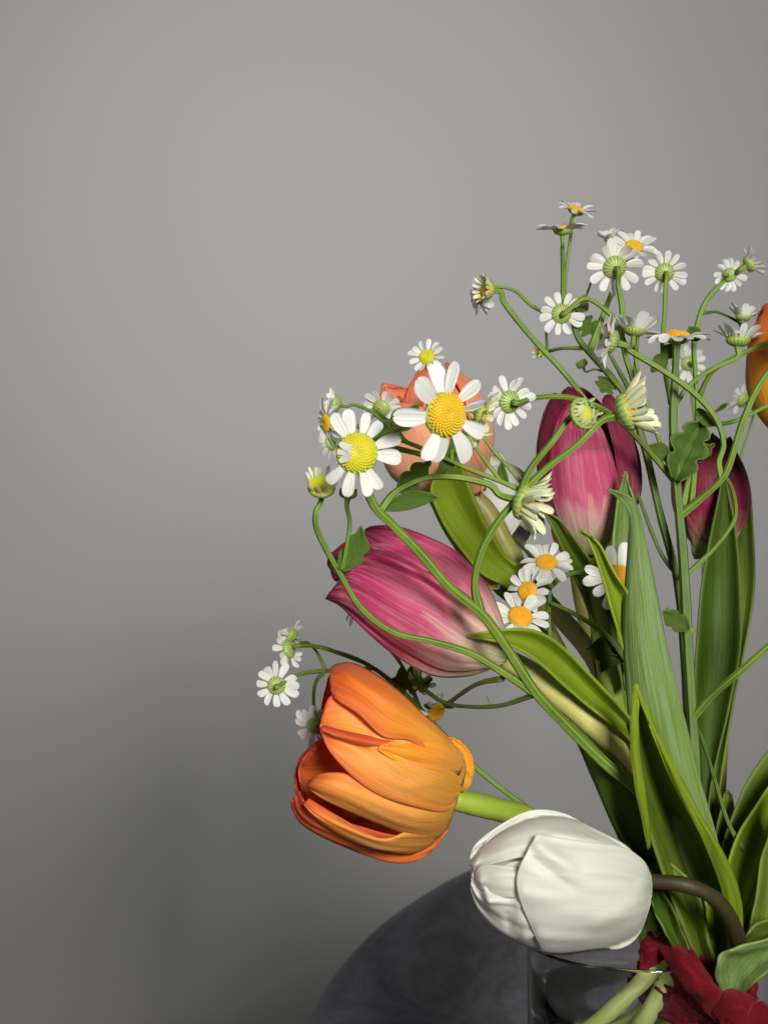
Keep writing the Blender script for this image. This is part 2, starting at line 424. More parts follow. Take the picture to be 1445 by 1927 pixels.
# --- orange tulip, lower left
T = tulip('large open orange tulip with yellow base leaning out low at the left of the bouquet', (875, 1490), .52)
B = Body((880, 1478), (572, 1395), .525, .505, [(0, 62), (.1, 118), (.25, 160), (.5, 178), (.8, 176), (1.0, 150), (1.15, 120)])
o_ = MAT['orange']
petal_net('petal', [  # dark inside of the petal at the back of the mouth
    [(850, 1440, .2), (850, 1480, .2), (850, 1510, .2)],
    [(740, 1400, .45), (740, 1455, .3), (740, 1520, .45)],
    [(660, 1385, .62, -6), (650, 1450, .45, -8), (660, 1540, .5, -4)],
    [(607, 1392, .8, -8), (585, 1455, .55, -9), (590, 1535, .6, -4)],
    [(592, 1398, .85, -10), (562, 1445, .7, -9), (572, 1500, .7, -4)]], B, o_, T, seed=2.2)
petal_net('petal', [  # rim at the left of the mouth
    [(850, 1470, -.3), (850, 1490, -.3), (850, 1510, -.3)],
    [(720, 1400, -.7), (720, 1470, -.8), (720, 1540, -.7)],
    [(630, 1380, -.8), (610, 1450, -.9), (620, 1550, -.8)],
    [(606, 1388, -.5), (566, 1432, -.5), (570, 1515, -.5)],
    [(602, 1392, .2), (558, 1450, .2), (556, 1488, .2)],
    [(606, 1396, .5, 0), (566, 1450, .4, 0), (562, 1492, .4, 0)]], B, o_, T, seed=3.1, vr=(.3, 1.1))
petal_net('petal', [  # lowest petal with dark red rim
    [(852, 1500, .9), (850, 1535, .9), (842, 1560, .85)],
    [(835, 1545, .95), (830, 1575, .96), (800, 1612, .93)],
    [(760, 1572, .95), (750, 1600, .97), (738, 1624, .96)],
    [(680, 1556, .93), (668, 1578, .95), (645, 1592, .95)],
    [(610, 1530, .9), (598, 1552, .93), (576, 1556, .92)],
    [(576, 1512, .88), (566, 1528, .9), (553, 1528, .9)],
    [(564, 1488, .88), (556, 1500, .9), (548, 1506, .9)]], B, o_, T, seed=5.4, vr=(.45, 1.1))
petal_net('petal', [  # folded petal above it, red along the fold
    [(850, 1510, 1.0), (845, 1535, 1.0), (838, 1560, 1.0)],
    [(835, 1555, 1.01), (815, 1580, 1.02), (790, 1606, 1.0)],
    [(770, 1562, 1.02), (745, 1585, 1.03), (728, 1602, 1.01)],
    [(728, 1581, 1.0, -1), (700, 1578, 1.03, 1), (676, 1588, 1.0)],
    [(672, 1556, .98, -2), (645, 1555, 1.02, 1), (622, 1562, 1.0)],
    [(615, 1524, .96, -2), (598, 1530, 1.0, 0), (588, 1536, .98)],
    [(580, 1504, .95), (574, 1510, .96), (571, 1514, .96)]], B, MAT['peach'], T, seed=7.7, ur=(0, .8))
petal_net('petal', [  # broad middle petal bulging out of the mouth
    [(862, 1488, 1.03), (858, 1510, 1.03), (850, 1535, 1.03)],
    [(842, 1505, 1.05), (840, 1540, 1.06, 1), (822, 1578, 1.03)],
    [(800, 1508, 1.03, 1), (785, 1545, 1.06, 3), (770, 1572, 1.02)],
    [(738, 1494, 1.0, 2), (722, 1525, 1.06, 4), (708, 1548, 1.02)],
    [(690, 1474, .98, 2), (672, 1502, 1.04, 5), (658, 1526, 1.0, 1)],
    [(648, 1455, .93, 2), (625, 1482, 1.0, 5), (612, 1504, .98, 1)],
    [(605, 1456, .90, 1), (594, 1474, .95, 3), (588, 1490, .95, 1)],
    [(582, 1470, .88), (579, 1477, .9, 1), (578, 1482, .9)]], B, MAT['peach'], T, seed=9.0, ur=(.1, .9), label='broad orange petal bulging out of the open mouth')
petal_net('petal', [  # big front petal with the pink crease
    [(872, 1462, 1.08), (870, 1478, 1.08), (862, 1494, 1.08)],
    [(862, 1425, 1.10), (856, 1480, 1.12), (838, 1526, 1.08)],
    [(815, 1385, 1.08, 1), (805, 1460, 1.12, 2), (790, 1520, 1.09, 1)],
    [(755, 1340, 1.06, 1), (745, 1425, 1.12, 2), (728, 1502, 1.08, 2)],
    [(700, 1310, 1.05, 0), (690, 1385, 1.08, -1), (678, 1474, 1.06, 3)],
    [(655, 1300, 1.03, 1), (645, 1368, 1.06, -2), (634, 1432, 1.03, 3)],
    [(622, 1310, 1.0, 1), (614, 1362, 1.03, -2), (612, 1400, 1.02, 2)],
    [(608, 1345, .98), (603, 1362, 1.0), (604, 1374, 1.0)]], B, MAT['peach'], T, folds=((604, 1368, 725, 1406, 10, 3.0), (604, 1384, 700, 1420, 7, -1.6), (770, 1480, 830, 1470, 8, .8)), seed=11.0, nv=40, nu=26, ripple=.0009, label='big front orange petal with a pinkish crease')
petal_net('petal', [  # flap with the yellow edge
    [(876, 1440, 1.12), (874, 1458, 1.12), (868, 1478, 1.12)],
    [(868, 1416, 1.15), (862, 1446, 1.17), (846, 1463, 1.13)],
    [(838, 1392, 1.15), (826, 1428, 1.18, 1), (806, 1453, 1.13, 1)],
    [(796, 1386, 1.14), (784, 1418, 1.17, 1.5), (770, 1445, 1.12, 1.5)],
    [(752, 1390, 1.12), (742, 1410, 1.15, 1.5), (738, 1430, 1.12, 1.5)],
    [(714, 1403, 1.12, 1), (712, 1407, 1.13, 1.5), (713, 1411, 1.12, 1)]], B, MAT['flap'], T, seed=13.0, vr=(.05, .62), ur=(.15, .95), label='short orange flap with a yellow edge')
petal_net('petal', [  # upper petal
    [(872, 1432, 1.16), (868, 1445, 1.16), (862, 1460, 1.15)],
    [(848, 1394, 1.12), (835, 1400, 1.18), (812, 1420, 1.18)],
    [(798, 1346, 1.05), (782, 1362, 1.15), (770, 1392, 1.18, 1)],
    [(752, 1302, 1.02), (732, 1330, 1.13, 1), (722, 1386, 1.15, 1)],
    [(702, 1266, 1.0), (686, 1298, 1.10, 1), (676, 1345, 1.12, 2)],
    [(664, 1248, 1.0), (652, 1276, 1.06, 1), (640, 1322, 1.08, 2)],
    [(635, 1250, .99), (628, 1272, 1.03), (624, 1306, 1.06, 1)],
    [(622, 1258, .98), (621, 1266, 1.0), (621, 1276, 1.0)]], B, MAT['orange'], T, folds=((640, 1262, 760, 1335, 9, 1.8), (640, 1280, 740, 1350, 8, -1.4)), seed=15.0, nv=36, ripple=.0010)
petal_net('petal', [  # narrow red fold standing off the front petal
    [(780, 1386, 1.11, .3), (765, 1392, 1.12, .6), (745, 1408, 1.11, .3)],
    [(722, 1390, 1.09, .6), (722, 1400, 1.10, 2.2), (722, 1411, 1.09, .6)],
    [(680, 1383, 1.07, .8), (680, 1393, 1.085, 3.0), (680, 1403, 1.07, .8)],
    [(640, 1374, 1.05, .8), (640, 1383, 1.06, 3.0), (640, 1392, 1.05, .8)],
    [(606, 1364, 1.01, .8), (605, 1370, 1.03, 2.2), (606, 1378, 1.02, .8)]], B, MAT['orange'], T, seed=12.0, nv=30, nu=10, vr=(.72, 1.02), ur=(.3, .7), label='narrow red fold along the front petal')
petal_net('petal', [  # sliver at the back of the base
    [(868, 1490, .2), (872, 1494, .2), (868, 1498, .2)],
    [(850, 1440, .4), (884, 1466, .3), (880, 1480, .2)],
    [(846, 1408, .4), (889, 1442, .3), (884, 1464, .2)],
    [(844, 1392, .5), (882, 1412, .4), (886, 1438, .3)],
    [(843, 1386, .5), (858, 1390, .5), (874, 1402, .4)]], B, MAT['amber'], T, seed=17.0, vr=(0, .3))
for sgn, rows in enumerate([
    [[(870, 1460, -.6), (868, 1480, -.6), (862, 1500, -.6)], [(800, 1350, -.9), (790, 1420, -1.0), (780, 1500, -1.0)], [(700, 1272, -1.0), (690, 1340, -1.05), (680, 1450, -1.05)], [(630, 1262, -.9), (620, 1330, -1.0), (612, 1400, -1.0)], [(612, 1300, -.8), (604, 1340, -.8), (600, 1380, -.8)]],
    [[(866, 1480, -.6), (862, 1500, -.6), (850, 1530, -.6)], [(790, 1460, -1.0), (785, 1530, -1.0), (780, 1600, -.9)], [(680, 1420, -1.0), (675, 1500, -1.05), (665, 1580, -.95)], [(600, 1420, -.9), (590, 1480, -.95), (585, 1540, -.9)], [(575, 1450, -.8), (565, 1480, -.8), (562, 1510, -.8)]]]):
    petal_net('petal', rows, B, o_, T, seed=20 + sgn)
stem([(852, 1504, .525), (930, 1522, .53), (1005, 1545, .54), (1110, 1610, .55), (1185, 1690, .55), (1226, 1770, .545), (1238, 1830, .535)], 44, 46, MAT['tulip_stem'], T)

stem([(1262, 1795, .524), (1185, 1872, .518), (1100, 1957, .515), (1000, 2060, .512)], 30, 36, MAT['cut_stem'], T)

# --- magenta tulip, left
T = tulip('large magenta tulip with a cream base pointing left between two curving feverfew stems', (945, 1235), .51)
B = Body((955, 1235), (632, 1078), .515, .50, [(0, 22), (.06, 58), (.16, 92), (.35, 122), (.55, 122), (.75, 98), (1.0, 52), (1.1, 40)])
mg = MAT['magenta']
petal_net('petal', [[(950, 1225, -.6), (948, 1232, -.6), (945, 1240, -.6)], [(860, 1080, -.9), (850, 1130, -1), (840, 1200, -1)], [(760, 1010, -.95), (750, 1070, -1), (740, 1160, -1)], [(670, 1010, -.9), (660, 1060, -.9), (650, 1110, -.9)], [(622, 1042, -.4), (618, 1050, -.4), (616, 1062, -.4)]], B, mg, T, seed=1.2)
petal_net('petal', [[(900, 1150, .3), (900, 1170, .3), (900, 1200, .3)], [(760, 1040, .5), (750, 1080, .5), (740, 1120, .5)], [(690, 1038, .6), (675, 1066, .6), (660, 1090, .6)], [(642, 1056, .6), (636, 1068, .6), (630, 1092, .5)], [(624, 1045, .5), (622, 1050, .5), (621, 1060, .4)]], B, mg, T, seed=2.2, vr=(.3, 1.1))
petal_net('petal', [  # pink underside petal along the bottom
    [(952, 1238, .95), (948, 1246, .95), (938, 1254, .9)],
    [(905, 1228, .98), (895, 1250, .98), (878, 1272, .95)],
    [(840, 1210, .98), (825, 1245, .98), (812, 1270, .94)],
    [(770, 1170, .97), (755, 1205, .97), (742, 1232, .95)],
    [(710, 1130, .95), (695, 1165, .95), (684, 1182, .95)],
    [(665, 1110, .93), (652, 1130, .93), (642, 1142, .93)],
    [(635, 1110, .92), (622, 1120, .92), (612, 1126, .92)]], B, mg, T, seed=3.3, vr=(.0, .8))
petal_net('petal', [  # upper petal
    [(955, 1222, .98), (950, 1228, 1.0), (945, 1234, 1.0)],
    [(947, 1175, .95), (930, 1190, 1.02), (915, 1205, 1.02)],
    [(918, 1105, .93), (890, 1130, .99), (865, 1160, .93)],
    [(862, 1040, .9), (835, 1075, .97), (812, 1110, .90)],
    [(800, 1008, .88), (775, 1038, .94), (755, 1070, .86)],
    [(742, 990, .86), (725, 1012, .9), (708, 1045, .82)],
    [(702, 991, .84), (692, 1000, .86), (684, 1020, .85)],
    [(688, 996, .83), (687, 998, .83), (684, 1003, .83)]], B, mg, T, seed=4.4, vr=(.05, 1.0), nu=24, ripple=.0008)
petal_net('petal', [  # main front petal with its rolled edge
    [(958, 1226, 1.05), (954, 1236, 1.06), (948, 1248, 1.03)],
    [(945, 1192, 1.08), (930, 1225, 1.10), (908, 1258, 1.05)],
    [(905, 1142, 1.08, 1), (870, 1195, 1.12, 1), (838, 1262, 1.04)],
    [(850, 1100, 1.08, 2.5), (810, 1152, 1.12, 1), (772, 1232, 1.04)],
    [(792, 1070, 1.07, 3), (748, 1120, 1.10, 1), (712, 1190, 1.04)],
    [(740, 1046, 1.05, 3), (700, 1094, 1.08, 1), (668, 1152, 1.03)],
    [(700, 1034, 1.02, 3), (664, 1080, 1.05, 1), (640, 1134, 1.0)],
    [(668, 1044, 1.0, 2), (645, 1085, 1.0, 0), (622, 1130, .98)],
    [(651, 1066, .98, 1), (634, 1098, .97, 0), (612, 1126, .96)]], B, mg, T, seed=5.5, nv=60, nu=40, ripple=.0008, folds=((655, 1064, 705, 1040, 9, 2.2), (705, 1040, 795, 1074, 9, 3.0), (795, 1074, 935, 1180, 9, 3.0), (680, 1066, 790, 1092, 13, -2.2), (790, 1092, 925, 1195, 13, -2.4)), label='front magenta petal with pale streaks and a rolled upper edge')
stem([(950, 1238, .515), (1010, 1275, .515), (1100, 1352, .517), (1190, 1432, .52), (1262, 1540, .525), (1305, 1690, .53), (1312, 1840, .54)], 42, 52, MAT['yellow_stem'], T)
stem([(1275, 1805, .524), (1232, 1890, .519), (1190, 1975, .518), (1150, 2060, .517)], 34, 40, MAT['cut_stem'], T)
leaf([(1300, 1560, 1330, 1600, .525, 2), (1200, 1385, 1205, 1440, .515, 3), (1180, 1345, 1180, 1388, .512, 5), (1112, 1272, 1110, 1332, .508, 7), (1060, 1218, 1060, 1290, .503, 8), (1010, 1188, 1005, 1240, .498, 6), (958, 1184, 955, 1213, .494, 3), (905, 1191, 905, 1202, .491, 1), (878, 1197, 878, 1199, .49, 0)], MAT['leaf_bright'], T, seed=3)

# --- white tulip, front
T = tulip('large white closed tulip hanging over the rim of the glass vase', (1222, 1665), .48)
B = Body((1226, 1672), (884, 1652), .485, .475, [(0, 40), (.06, 78), (.18, 108), (.35, 126), (.6, 130), (.8, 104), (.93, 66), (1.0, 34)])
wm = MAT['white']
petal_net('petal', [[(1222, 1650, -.6), (1222, 1670, -.6), (1220, 1690, -.6)], [(1150, 1590, -.9), (1140, 1680, -1), (1140, 1770, -.9)], [(1040, 1545, -.95), (1030, 1650, -1), (1030, 1780, -.95)], [(930, 1570, -.9), (920, 1650, -.9), (925, 1730, -.9)], [(890, 1625, -.6), (887, 1645, -.6), (890, 1668, -.6)]], B, wm, T, seed=1.9)
petal_net('petal', [  # inner petal seen through the slit
    [(1180, 1650, .5), (1180, 1660, .5), (1180, 1680, .5)], [(1000, 1600, .6), (1000, 1640, .65), (1000, 1680, .6)], [(940, 1605, .6), (935, 1640, .65), (935, 1680, .6)], [(900, 1630, .6), (898, 1650, .6), (900, 1680, .6)], [(888, 1640, .5), (887, 1650, .5), (889, 1660, .5)]], B, wm, T, seed=2.9)
petal_net('petal', [  # lower left petal
    [(1215, 1690, .95), (1210, 1720, .95), (1195, 1760, .92)], [(1110, 1640, .97), (1100, 1700, .98), (1090, 1786, .93)],
    [(1030, 1618, .96), (1020, 1700, .98), (1020, 1790, .95)], [(965, 1622, .93), (958, 1690, .96, -1), (966, 1768, .96)],
    [(930, 1640, .90), (922, 1680, .94, 1), (925, 1739, .95)], [(910, 1638, .88), (903, 1672, .90), (898, 1705, .92)], [(893, 1628, .86), (887, 1650, .86), (886, 1672, .88)]], B, wm, T, seed=3.9, nv=44, nu=34, ripple=.0013, folds=((905, 1650, 925, 1710, 6, 2.04), (920, 1690, 985, 1700, 6, 2.04), (955, 1720, 960, 1760, 5, -1.70), (975, 1690, 990, 1780, 6, 1.53), (985, 1762, 1018, 1750, 6, 1.70)))
petal_net('petal', [  # small crumpled petal tip
    [(1000, 1640, .9), (1000, 1660, .9), (1000, 1690, .9)], [(950, 1630, .96, .5), (945, 1655, 1.0, 1), (948, 1690, .96)], [(918, 1628, .96, 1), (915, 1652, 1.0, 1.5), (917, 1684, .98)], [(904, 1630, .95, 1), (904, 1652, .98, 2), (908, 1676, .98)], [(896, 1634, .94), (894, 1650, .95), (899, 1672, .95)]], B, wm, T, seed=4.2, nv=20, nu=14)
petal_net('petal', [  # upper petal
    [(1220, 1650, .98), (1218, 1662, 1.0), (1214, 1680, 1.0)], [(1182, 1596, .95), (1165, 1612, 1.02), (1150, 1640, 1.02)],
    [(1120, 1560, .93), (1105, 1588, 1.03), (1095, 1620, 1.02)], [(1058, 1530, .92), (1042, 1566, 1.03), (1030, 1610, 1.0)],
    [(1000, 1526, .91), (985, 1568, 1.02), (982, 1612, .98)], [(945, 1552, .9), (938, 1585, .99), (940, 1622, .97)],
    [(905, 1580, .9), (900, 1605, .95), (905, 1632, .96)], [(888, 1598, .88), (884, 1616, .9), (886, 1634, .93)]], B, wm, T, seed=5.9, nv=44, nu=30, ripple=.0012, folds=((1040, 1568, 1170, 1588, 8, 1.70), (900, 1600, 960, 1572, 8, -1.36), (893, 1625, 905, 1600, 5, 1.53)))
petal_net('petal', [  # big front petal
    [(1224, 1648, 1.05), (1226, 1672, 1.05), (1222, 1700, 1.05)], [(1208, 1618, 1.06), (1214, 1680, 1.12), (1202, 1757, 1.03)],
    [(1172, 1594, 1.05), (1176, 1680, 1.15), (1170, 1784, 1.01)], [(1118, 1585, 1.07), (1118, 1678, 1.16), (1115, 1788, 1.01)],
    [(1058, 1577, 1.09, .5), (1050, 1672, 1.13), (1062, 1796, 1.01)], [(1020, 1570, 1.10, 1.5), (998, 1668, 1.09, .5), (1030, 1794, 1.01, .5)],
    [(1009, 1568, 1.10, 2), (972, 1664, 1.05, 1), (1021, 1793, 1.01, .5)]], B, wm, T, seed=6.9, nv=56, nu=44, ripple=.0009, vr=(0, .95), folds=((1012, 1590, 1085, 1640, 12, 2.38), (1005, 1620, 1090, 1680, 9, -1.36), (985, 1680, 1080, 1700, 14, 1.19), (1195, 1700, 1100, 1745, 16, 1.36), (1190, 1662, 1080, 1650, 12, -1.02), (1015, 1760, 1110, 1765, 9, 1.02)), label='broad front white petal with a sheen')
stem([(1221, 1658, .485), (1290, 1666, .482), (1345, 1692, .485), (1380, 1745, .495), (1392, 1810, .51), (1375, 1880, .53), (1330, 1960, .54)], 28, 36, MAT['shaded_brown_stem'], T)

# --- orange tulip at the back
T = tulip('salmon orange tulip half hidden behind the largest daisy', (855, 925), .59)
full_tulip(T, (866, 935), (776, 712), .59, .575, 108, (MAT['pale_orange'], MAT['pale_orange']), seed=3, phi0=-.5)
stem([(868, 920, .59), (915, 965, .59), (955, 1035, .588), (990, 1110, .585), (1055, 1250, .575), (1180, 1480, .56), (1270, 1720, .55), (1300, 1850, .535)], 40, 48, MAT['olive_stem'], T)
stem([(1285, 1830, .534), (1210, 1910, .530), (1130, 1995, .528), (1070, 2060, .527)], 32, 36, MAT['cut_stem'], T)
leaf([(1010, 1150, 1030, 1120, .58, 1), (952, 1105, 985, 1075, .572, 2), (905, 1080, 950, 1045, .567, 3), (868, 1035, 928, 1010, .562, 4), (834, 985, 902, 960, .558, 5, -3), (810, 925, 880, 905, .556, 4, -4), (824, 885, 868, 872, .556, 1, -4), (845, 860, 866, 856, .556, 0)], MAT['leaf_bright'], T, seed=7, thick=.001)
leaf([(955, 1130, 985, 1110, .582, 1), (905, 1085, 945, 1060, .575, 1), (868, 1050, 915, 1030, .571, 0), (836, 1000, 872, 985, .569, -1), (808, 945, 830, 940, .567, -1), (800, 925, 806, 922, .567, 0)], MAT['leaf_bright'], T, seed=8)

# --- white tulip at the back
T = tulip('drooping white tulip at the back with one yellowish petal edge', (905, 870), .65)
full_tulip(T, (908, 868), (972, 1028), .615, .605, 70, (MAT['white'],), seed=5, phi0=.2, width=1.1)
stem([(905, 870, .615), (892, 845, .622), (876, 852, .635), (890, 930, .65), (960, 1060, .645), (1130, 1260, .60), (1230, 1560, .57), (1300, 1850, .55)], 30, 40, MAT['olive_stem'], T)

# --- magenta tulip in the middle
T = tulip('upright magenta tulip with a cream base standing in the middle under two closed daisies', (1112, 1042), .58)
B = Body((1114, 1046), (1098, 735), .58, .575, [(0, 22), (.06, 42), (.16, 70), (.3, 94), (.5, 101), (.75, 92), (1.0, 62), (1.1, 50)])
mg = MAT['magenta']
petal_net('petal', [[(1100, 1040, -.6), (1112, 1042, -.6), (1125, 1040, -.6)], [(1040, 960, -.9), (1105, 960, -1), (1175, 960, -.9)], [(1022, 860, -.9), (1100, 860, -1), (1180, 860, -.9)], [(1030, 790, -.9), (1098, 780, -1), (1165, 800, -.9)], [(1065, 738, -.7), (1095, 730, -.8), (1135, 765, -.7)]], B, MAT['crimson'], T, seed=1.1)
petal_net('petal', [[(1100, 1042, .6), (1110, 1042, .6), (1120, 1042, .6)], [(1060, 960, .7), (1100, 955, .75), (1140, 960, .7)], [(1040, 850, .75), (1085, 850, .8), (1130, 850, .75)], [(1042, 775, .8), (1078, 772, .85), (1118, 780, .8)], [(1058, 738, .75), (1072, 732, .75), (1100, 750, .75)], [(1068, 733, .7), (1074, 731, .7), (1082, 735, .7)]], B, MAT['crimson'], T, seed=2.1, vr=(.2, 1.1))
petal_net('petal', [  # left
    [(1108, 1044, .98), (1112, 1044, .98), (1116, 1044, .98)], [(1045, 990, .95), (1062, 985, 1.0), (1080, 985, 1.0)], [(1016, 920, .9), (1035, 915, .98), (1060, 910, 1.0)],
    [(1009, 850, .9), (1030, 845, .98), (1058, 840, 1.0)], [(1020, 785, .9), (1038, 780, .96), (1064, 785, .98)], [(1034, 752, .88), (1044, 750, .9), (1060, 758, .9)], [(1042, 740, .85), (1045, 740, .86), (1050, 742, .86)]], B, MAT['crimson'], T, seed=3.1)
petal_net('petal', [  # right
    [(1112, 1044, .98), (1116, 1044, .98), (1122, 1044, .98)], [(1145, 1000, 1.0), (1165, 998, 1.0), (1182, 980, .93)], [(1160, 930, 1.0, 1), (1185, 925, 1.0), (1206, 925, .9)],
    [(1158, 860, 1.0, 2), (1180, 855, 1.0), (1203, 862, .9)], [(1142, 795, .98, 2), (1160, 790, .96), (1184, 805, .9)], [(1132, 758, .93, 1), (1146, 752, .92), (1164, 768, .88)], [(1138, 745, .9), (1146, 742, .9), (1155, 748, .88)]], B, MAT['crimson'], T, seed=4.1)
petal_net('petal', [  # front
    [(1104, 1046, 1.05), (1112, 1047, 1.06), (1122, 1046, 1.05)], [(1066, 1005, 1.06), (1108, 1008, 1.12), (1150, 1000, 1.06)], [(1040, 950, 1.06), (1104, 950, 1.12), (1166, 945, 1.05)],
    [(1033, 890, 1.05, .5), (1096, 890, 1.12), (1158, 885, 1.06, 1)], [(1036, 835, 1.03, 1), (1090, 830, 1.1), (1140, 825, 1.05, 1.5)], [(1050, 785, 1.0, 1), (1086, 782, 1.05), (1118, 782, 1.02, 1)], [(1068, 758, .97), (1086, 754, .98), (1102, 758, .97)]], B, mg, T, seed=5.1, nv=40, nu=26, label='front pink magenta petal with a cream base')
stem([(1113, 1040, .58), (1120, 1120, .58), (1150, 1300, .57), (1210, 1520, .56), (1280, 1750, .55), (1300, 1850, .535), (1268, 1930, .525), (1245, 2010, .525)], 38, 50, MAT['tulip_stem'], T)
leaf([(1215, 1420, 1240, 1380, .575, 2), (1160, 1320, 1205, 1280, .575, 4), (1118, 1180, 1160, 1160, .574, 6), (1082, 1090, 1122, 1075, .572, 7), (1046, 1010, 1092, 1030, .568, 5), (1030, 975, 1060, 985, .566, 3), (1012, 955, 1022, 958, .565, 1)], MAT['leaf'], T, seed=9)
leaf([(1170, 1380, 1205, 1360, .59, 3), (1130, 1300, 1190, 1290, .588, 6), (1112, 1190, 1178, 1180, .586, 7), (1120, 1090, 1180, 1085, .584, 7), (1132, 1030, 1178, 1030, .583, 4), (1145, 990, 1170, 990, .583, 2)], MAT['leaf_dark'], T, seed=10)
leaf([(1175, 1300, 1200, 1280, .556, 2), (1153, 1120, 1200, 1110, .553, 5), (1152, 1030, 1198, 1020, .551, 5), (1160, 950, 1195, 955, .549, 3), (1170, 905, 1184, 915, .548, 1), (1174, 887, 1178, 888, .548, 0)], MAT['leaf_grey'], T, seed=11)

# --- magenta tulip at the right
T = tulip('shaded magenta tulip at the right, partly behind feverfew stems and a lobed green leaf', (1340, 1045), .64)
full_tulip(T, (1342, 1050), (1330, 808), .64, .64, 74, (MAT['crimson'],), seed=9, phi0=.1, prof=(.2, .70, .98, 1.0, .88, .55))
stem([(1342, 1046, .64), (1346, 1150, .645), (1350, 1300, .65), (1345, 1500, .64), (1325, 1750, .59), (1310, 1850, .55), (1270, 1990, .545)], 34, 46, MAT['olive_stem'], T)
leaf([(1320, 1760, 1350, 1740, .57, 2), (1318, 1540, 1332, 1530, .595, 3), (1306, 1380, 1372, 1330, .605, 7), (1308, 1240, 1392, 1225, .61, 9), (1318, 1110, 1392, 1100, .615, 9), (1336, 1010, 1384, 1000, .615, 6), (1350, 940, 1374, 940, .615, 3), (1360, 892, 1365, 892, .615, 0)], MAT['leaf_dark'], T, seed=12)
leaf([(1340, 1760, 1370, 1740, .575, 2), (1330, 1540, 1352, 1530, .605, 3), (1345, 1400, 1372, 1360, .62, 4), (1370, 1270, 1400, 1225, .63, 5), (1380, 1120, 1418, 1110, .635, 5), (1386, 1010, 1417, 1000, .637, 4), (1396, 930, 1412, 935, .638, 2), (1402, 895, 1405, 896, .638, 0)], MAT['leaf'], T, seed=13)

# --- orange tulip at the right edge
T = tulip('amber orange tulip cut off by the right edge of the picture', (1500, 825), .57)
full_tulip(T, (1496, 835), (1484, 560), .57, .57, 84, (MAT['amber'],), seed=12, phi0=.7, prof=(.25, .78, 1.0, .98, .9, .6))
stem([(1496, 830, .57), (1520, 930, .575), (1540, 1150, .59), (1520, 1400, .60), (1420, 1680, .59), (1330, 1850, .55), (1290, 1960, .545)], 38, 48, MAT['tulip_stem'], T)

# --- orange tulip hidden behind the middle one
T = tulip('orange tulip almost wholly hidden behind the middle magenta tulip, only a yellow edge showing', (1085, 1060), .655)
full_tulip(T, (1082, 1062), (1088, 905), .66, .66, 46, (MAT['amber'],), seed=14, phi0=.5)
stem([(1082, 1060, .66), (1110, 1200, .65), (1190, 1500, .60), (1270, 1750, .57), (1300, 1850, .555)], 30, 40, MAT['olive_stem'], T)

# --- leaves of a tulip cut short inside the bunch: the tall pale leaf and its neighbours
T = thing('tulip_shoot', 'tall grey green tulip leaves rising in the middle of the bouquet, one tip curled', 'leaves', P(1300, 1850, .53), 'leaf shoots in the bouquet')
leaf([(1290, 1850, 1345, 1850, .53, 3), (1262, 1700, 1372, 1690, .522, 2), (1220, 1560, 1346, 1568, .518, -1, -3), (1190, 1440, 1318, 1470, .515, -3, -4), (1180, 1320, 1284, 1340, .512, -4, -4), (1173, 1210, 1254, 1215, .511, -4, -4), (1176, 1110, 1232, 1105, .511, -3, -3), (1182, 1030, 1214, 1020, .512, -2, -2), (1184, 972, 1204, 965, .512, -1), (1166, 942, 1184, 934, .511, 0), (1142, 922, 1144, 920, .509, 0)], MAT['leaf_grey'], T, seed=15, nv=60, nu=18)
leaf([(1300, 1800, 1330, 1780, .53, 2), (1230, 1480, 1280, 1440, .52, 3), (1195, 1330, 1230, 1290, .516, 3), (1170, 1215, 1196, 1200, .513, 3), (1146, 1135, 1186, 1130, .511, 4), (1124, 1060, 1160, 1085, .509, 4), (1106, 1015, 1128, 1025, .508, 2), (1090, 999, 1094, 998, .507, 0)], MAT['leaf_bright'], T, seed=16)

T = thing('tulip_shoot', 'folded bright green tulip leaf with a pointed yellow tip and a dark hollow', 'leaves', P(1340, 1840, .52), 'leaf shoots in the bouquet')
leaf([(1330, 1850, 1390, 1830, .52, 8), (1290, 1760, 1394, 1715, .505, 18), (1248, 1650, 1380, 1650, .497, 26), (1220, 1560, 1350, 1590, .492, 28), (1207, 1510, 1310, 1525, .490, 24), (1196, 1460, 1272, 1465, .489, 18), (1190, 1400, 1240, 1400, .488, 11), (1190, 1345, 1216, 1350, .487, 5), (1192, 1305, 1203, 1310, .486, 2), (1193, 1288, 1198, 1289, .486, 0)], MAT['leaf'], T, seed=17, nv=60, nu=22)
leaf([(1372, 1790, 1396, 1770, .505, -1), (1358, 1680, 1392, 1690, .499, -1), (1325, 1590, 1362, 1608, .493, -1), (1285, 1510, 1316, 1530, .490, -1), (1250, 1440, 1278, 1458, .488, -1), (1222, 1370, 1242, 1388, .486, -1), (1203, 1315, 1214, 1325, .485, 0), (1194, 1286, 1198, 1287, .485, 0)], MAT['leaf_bright'], T, seed=18)
leaf([(1218, 1600, 1224, 1590, .492, 0), (1208, 1545, 1220, 1540, .490, -1), (1196, 1490, 1212, 1482, .488, -1), (1187, 1420, 1202, 1412, .487, -1), (1186, 1350, 1201, 1346, .486, -1), (1190, 1308, 1200, 1306, .485, 0), (1194, 1287, 1197, 1287, .485, 0)], MAT['leaf_bright'], T, seed=19, ripple=.0004)

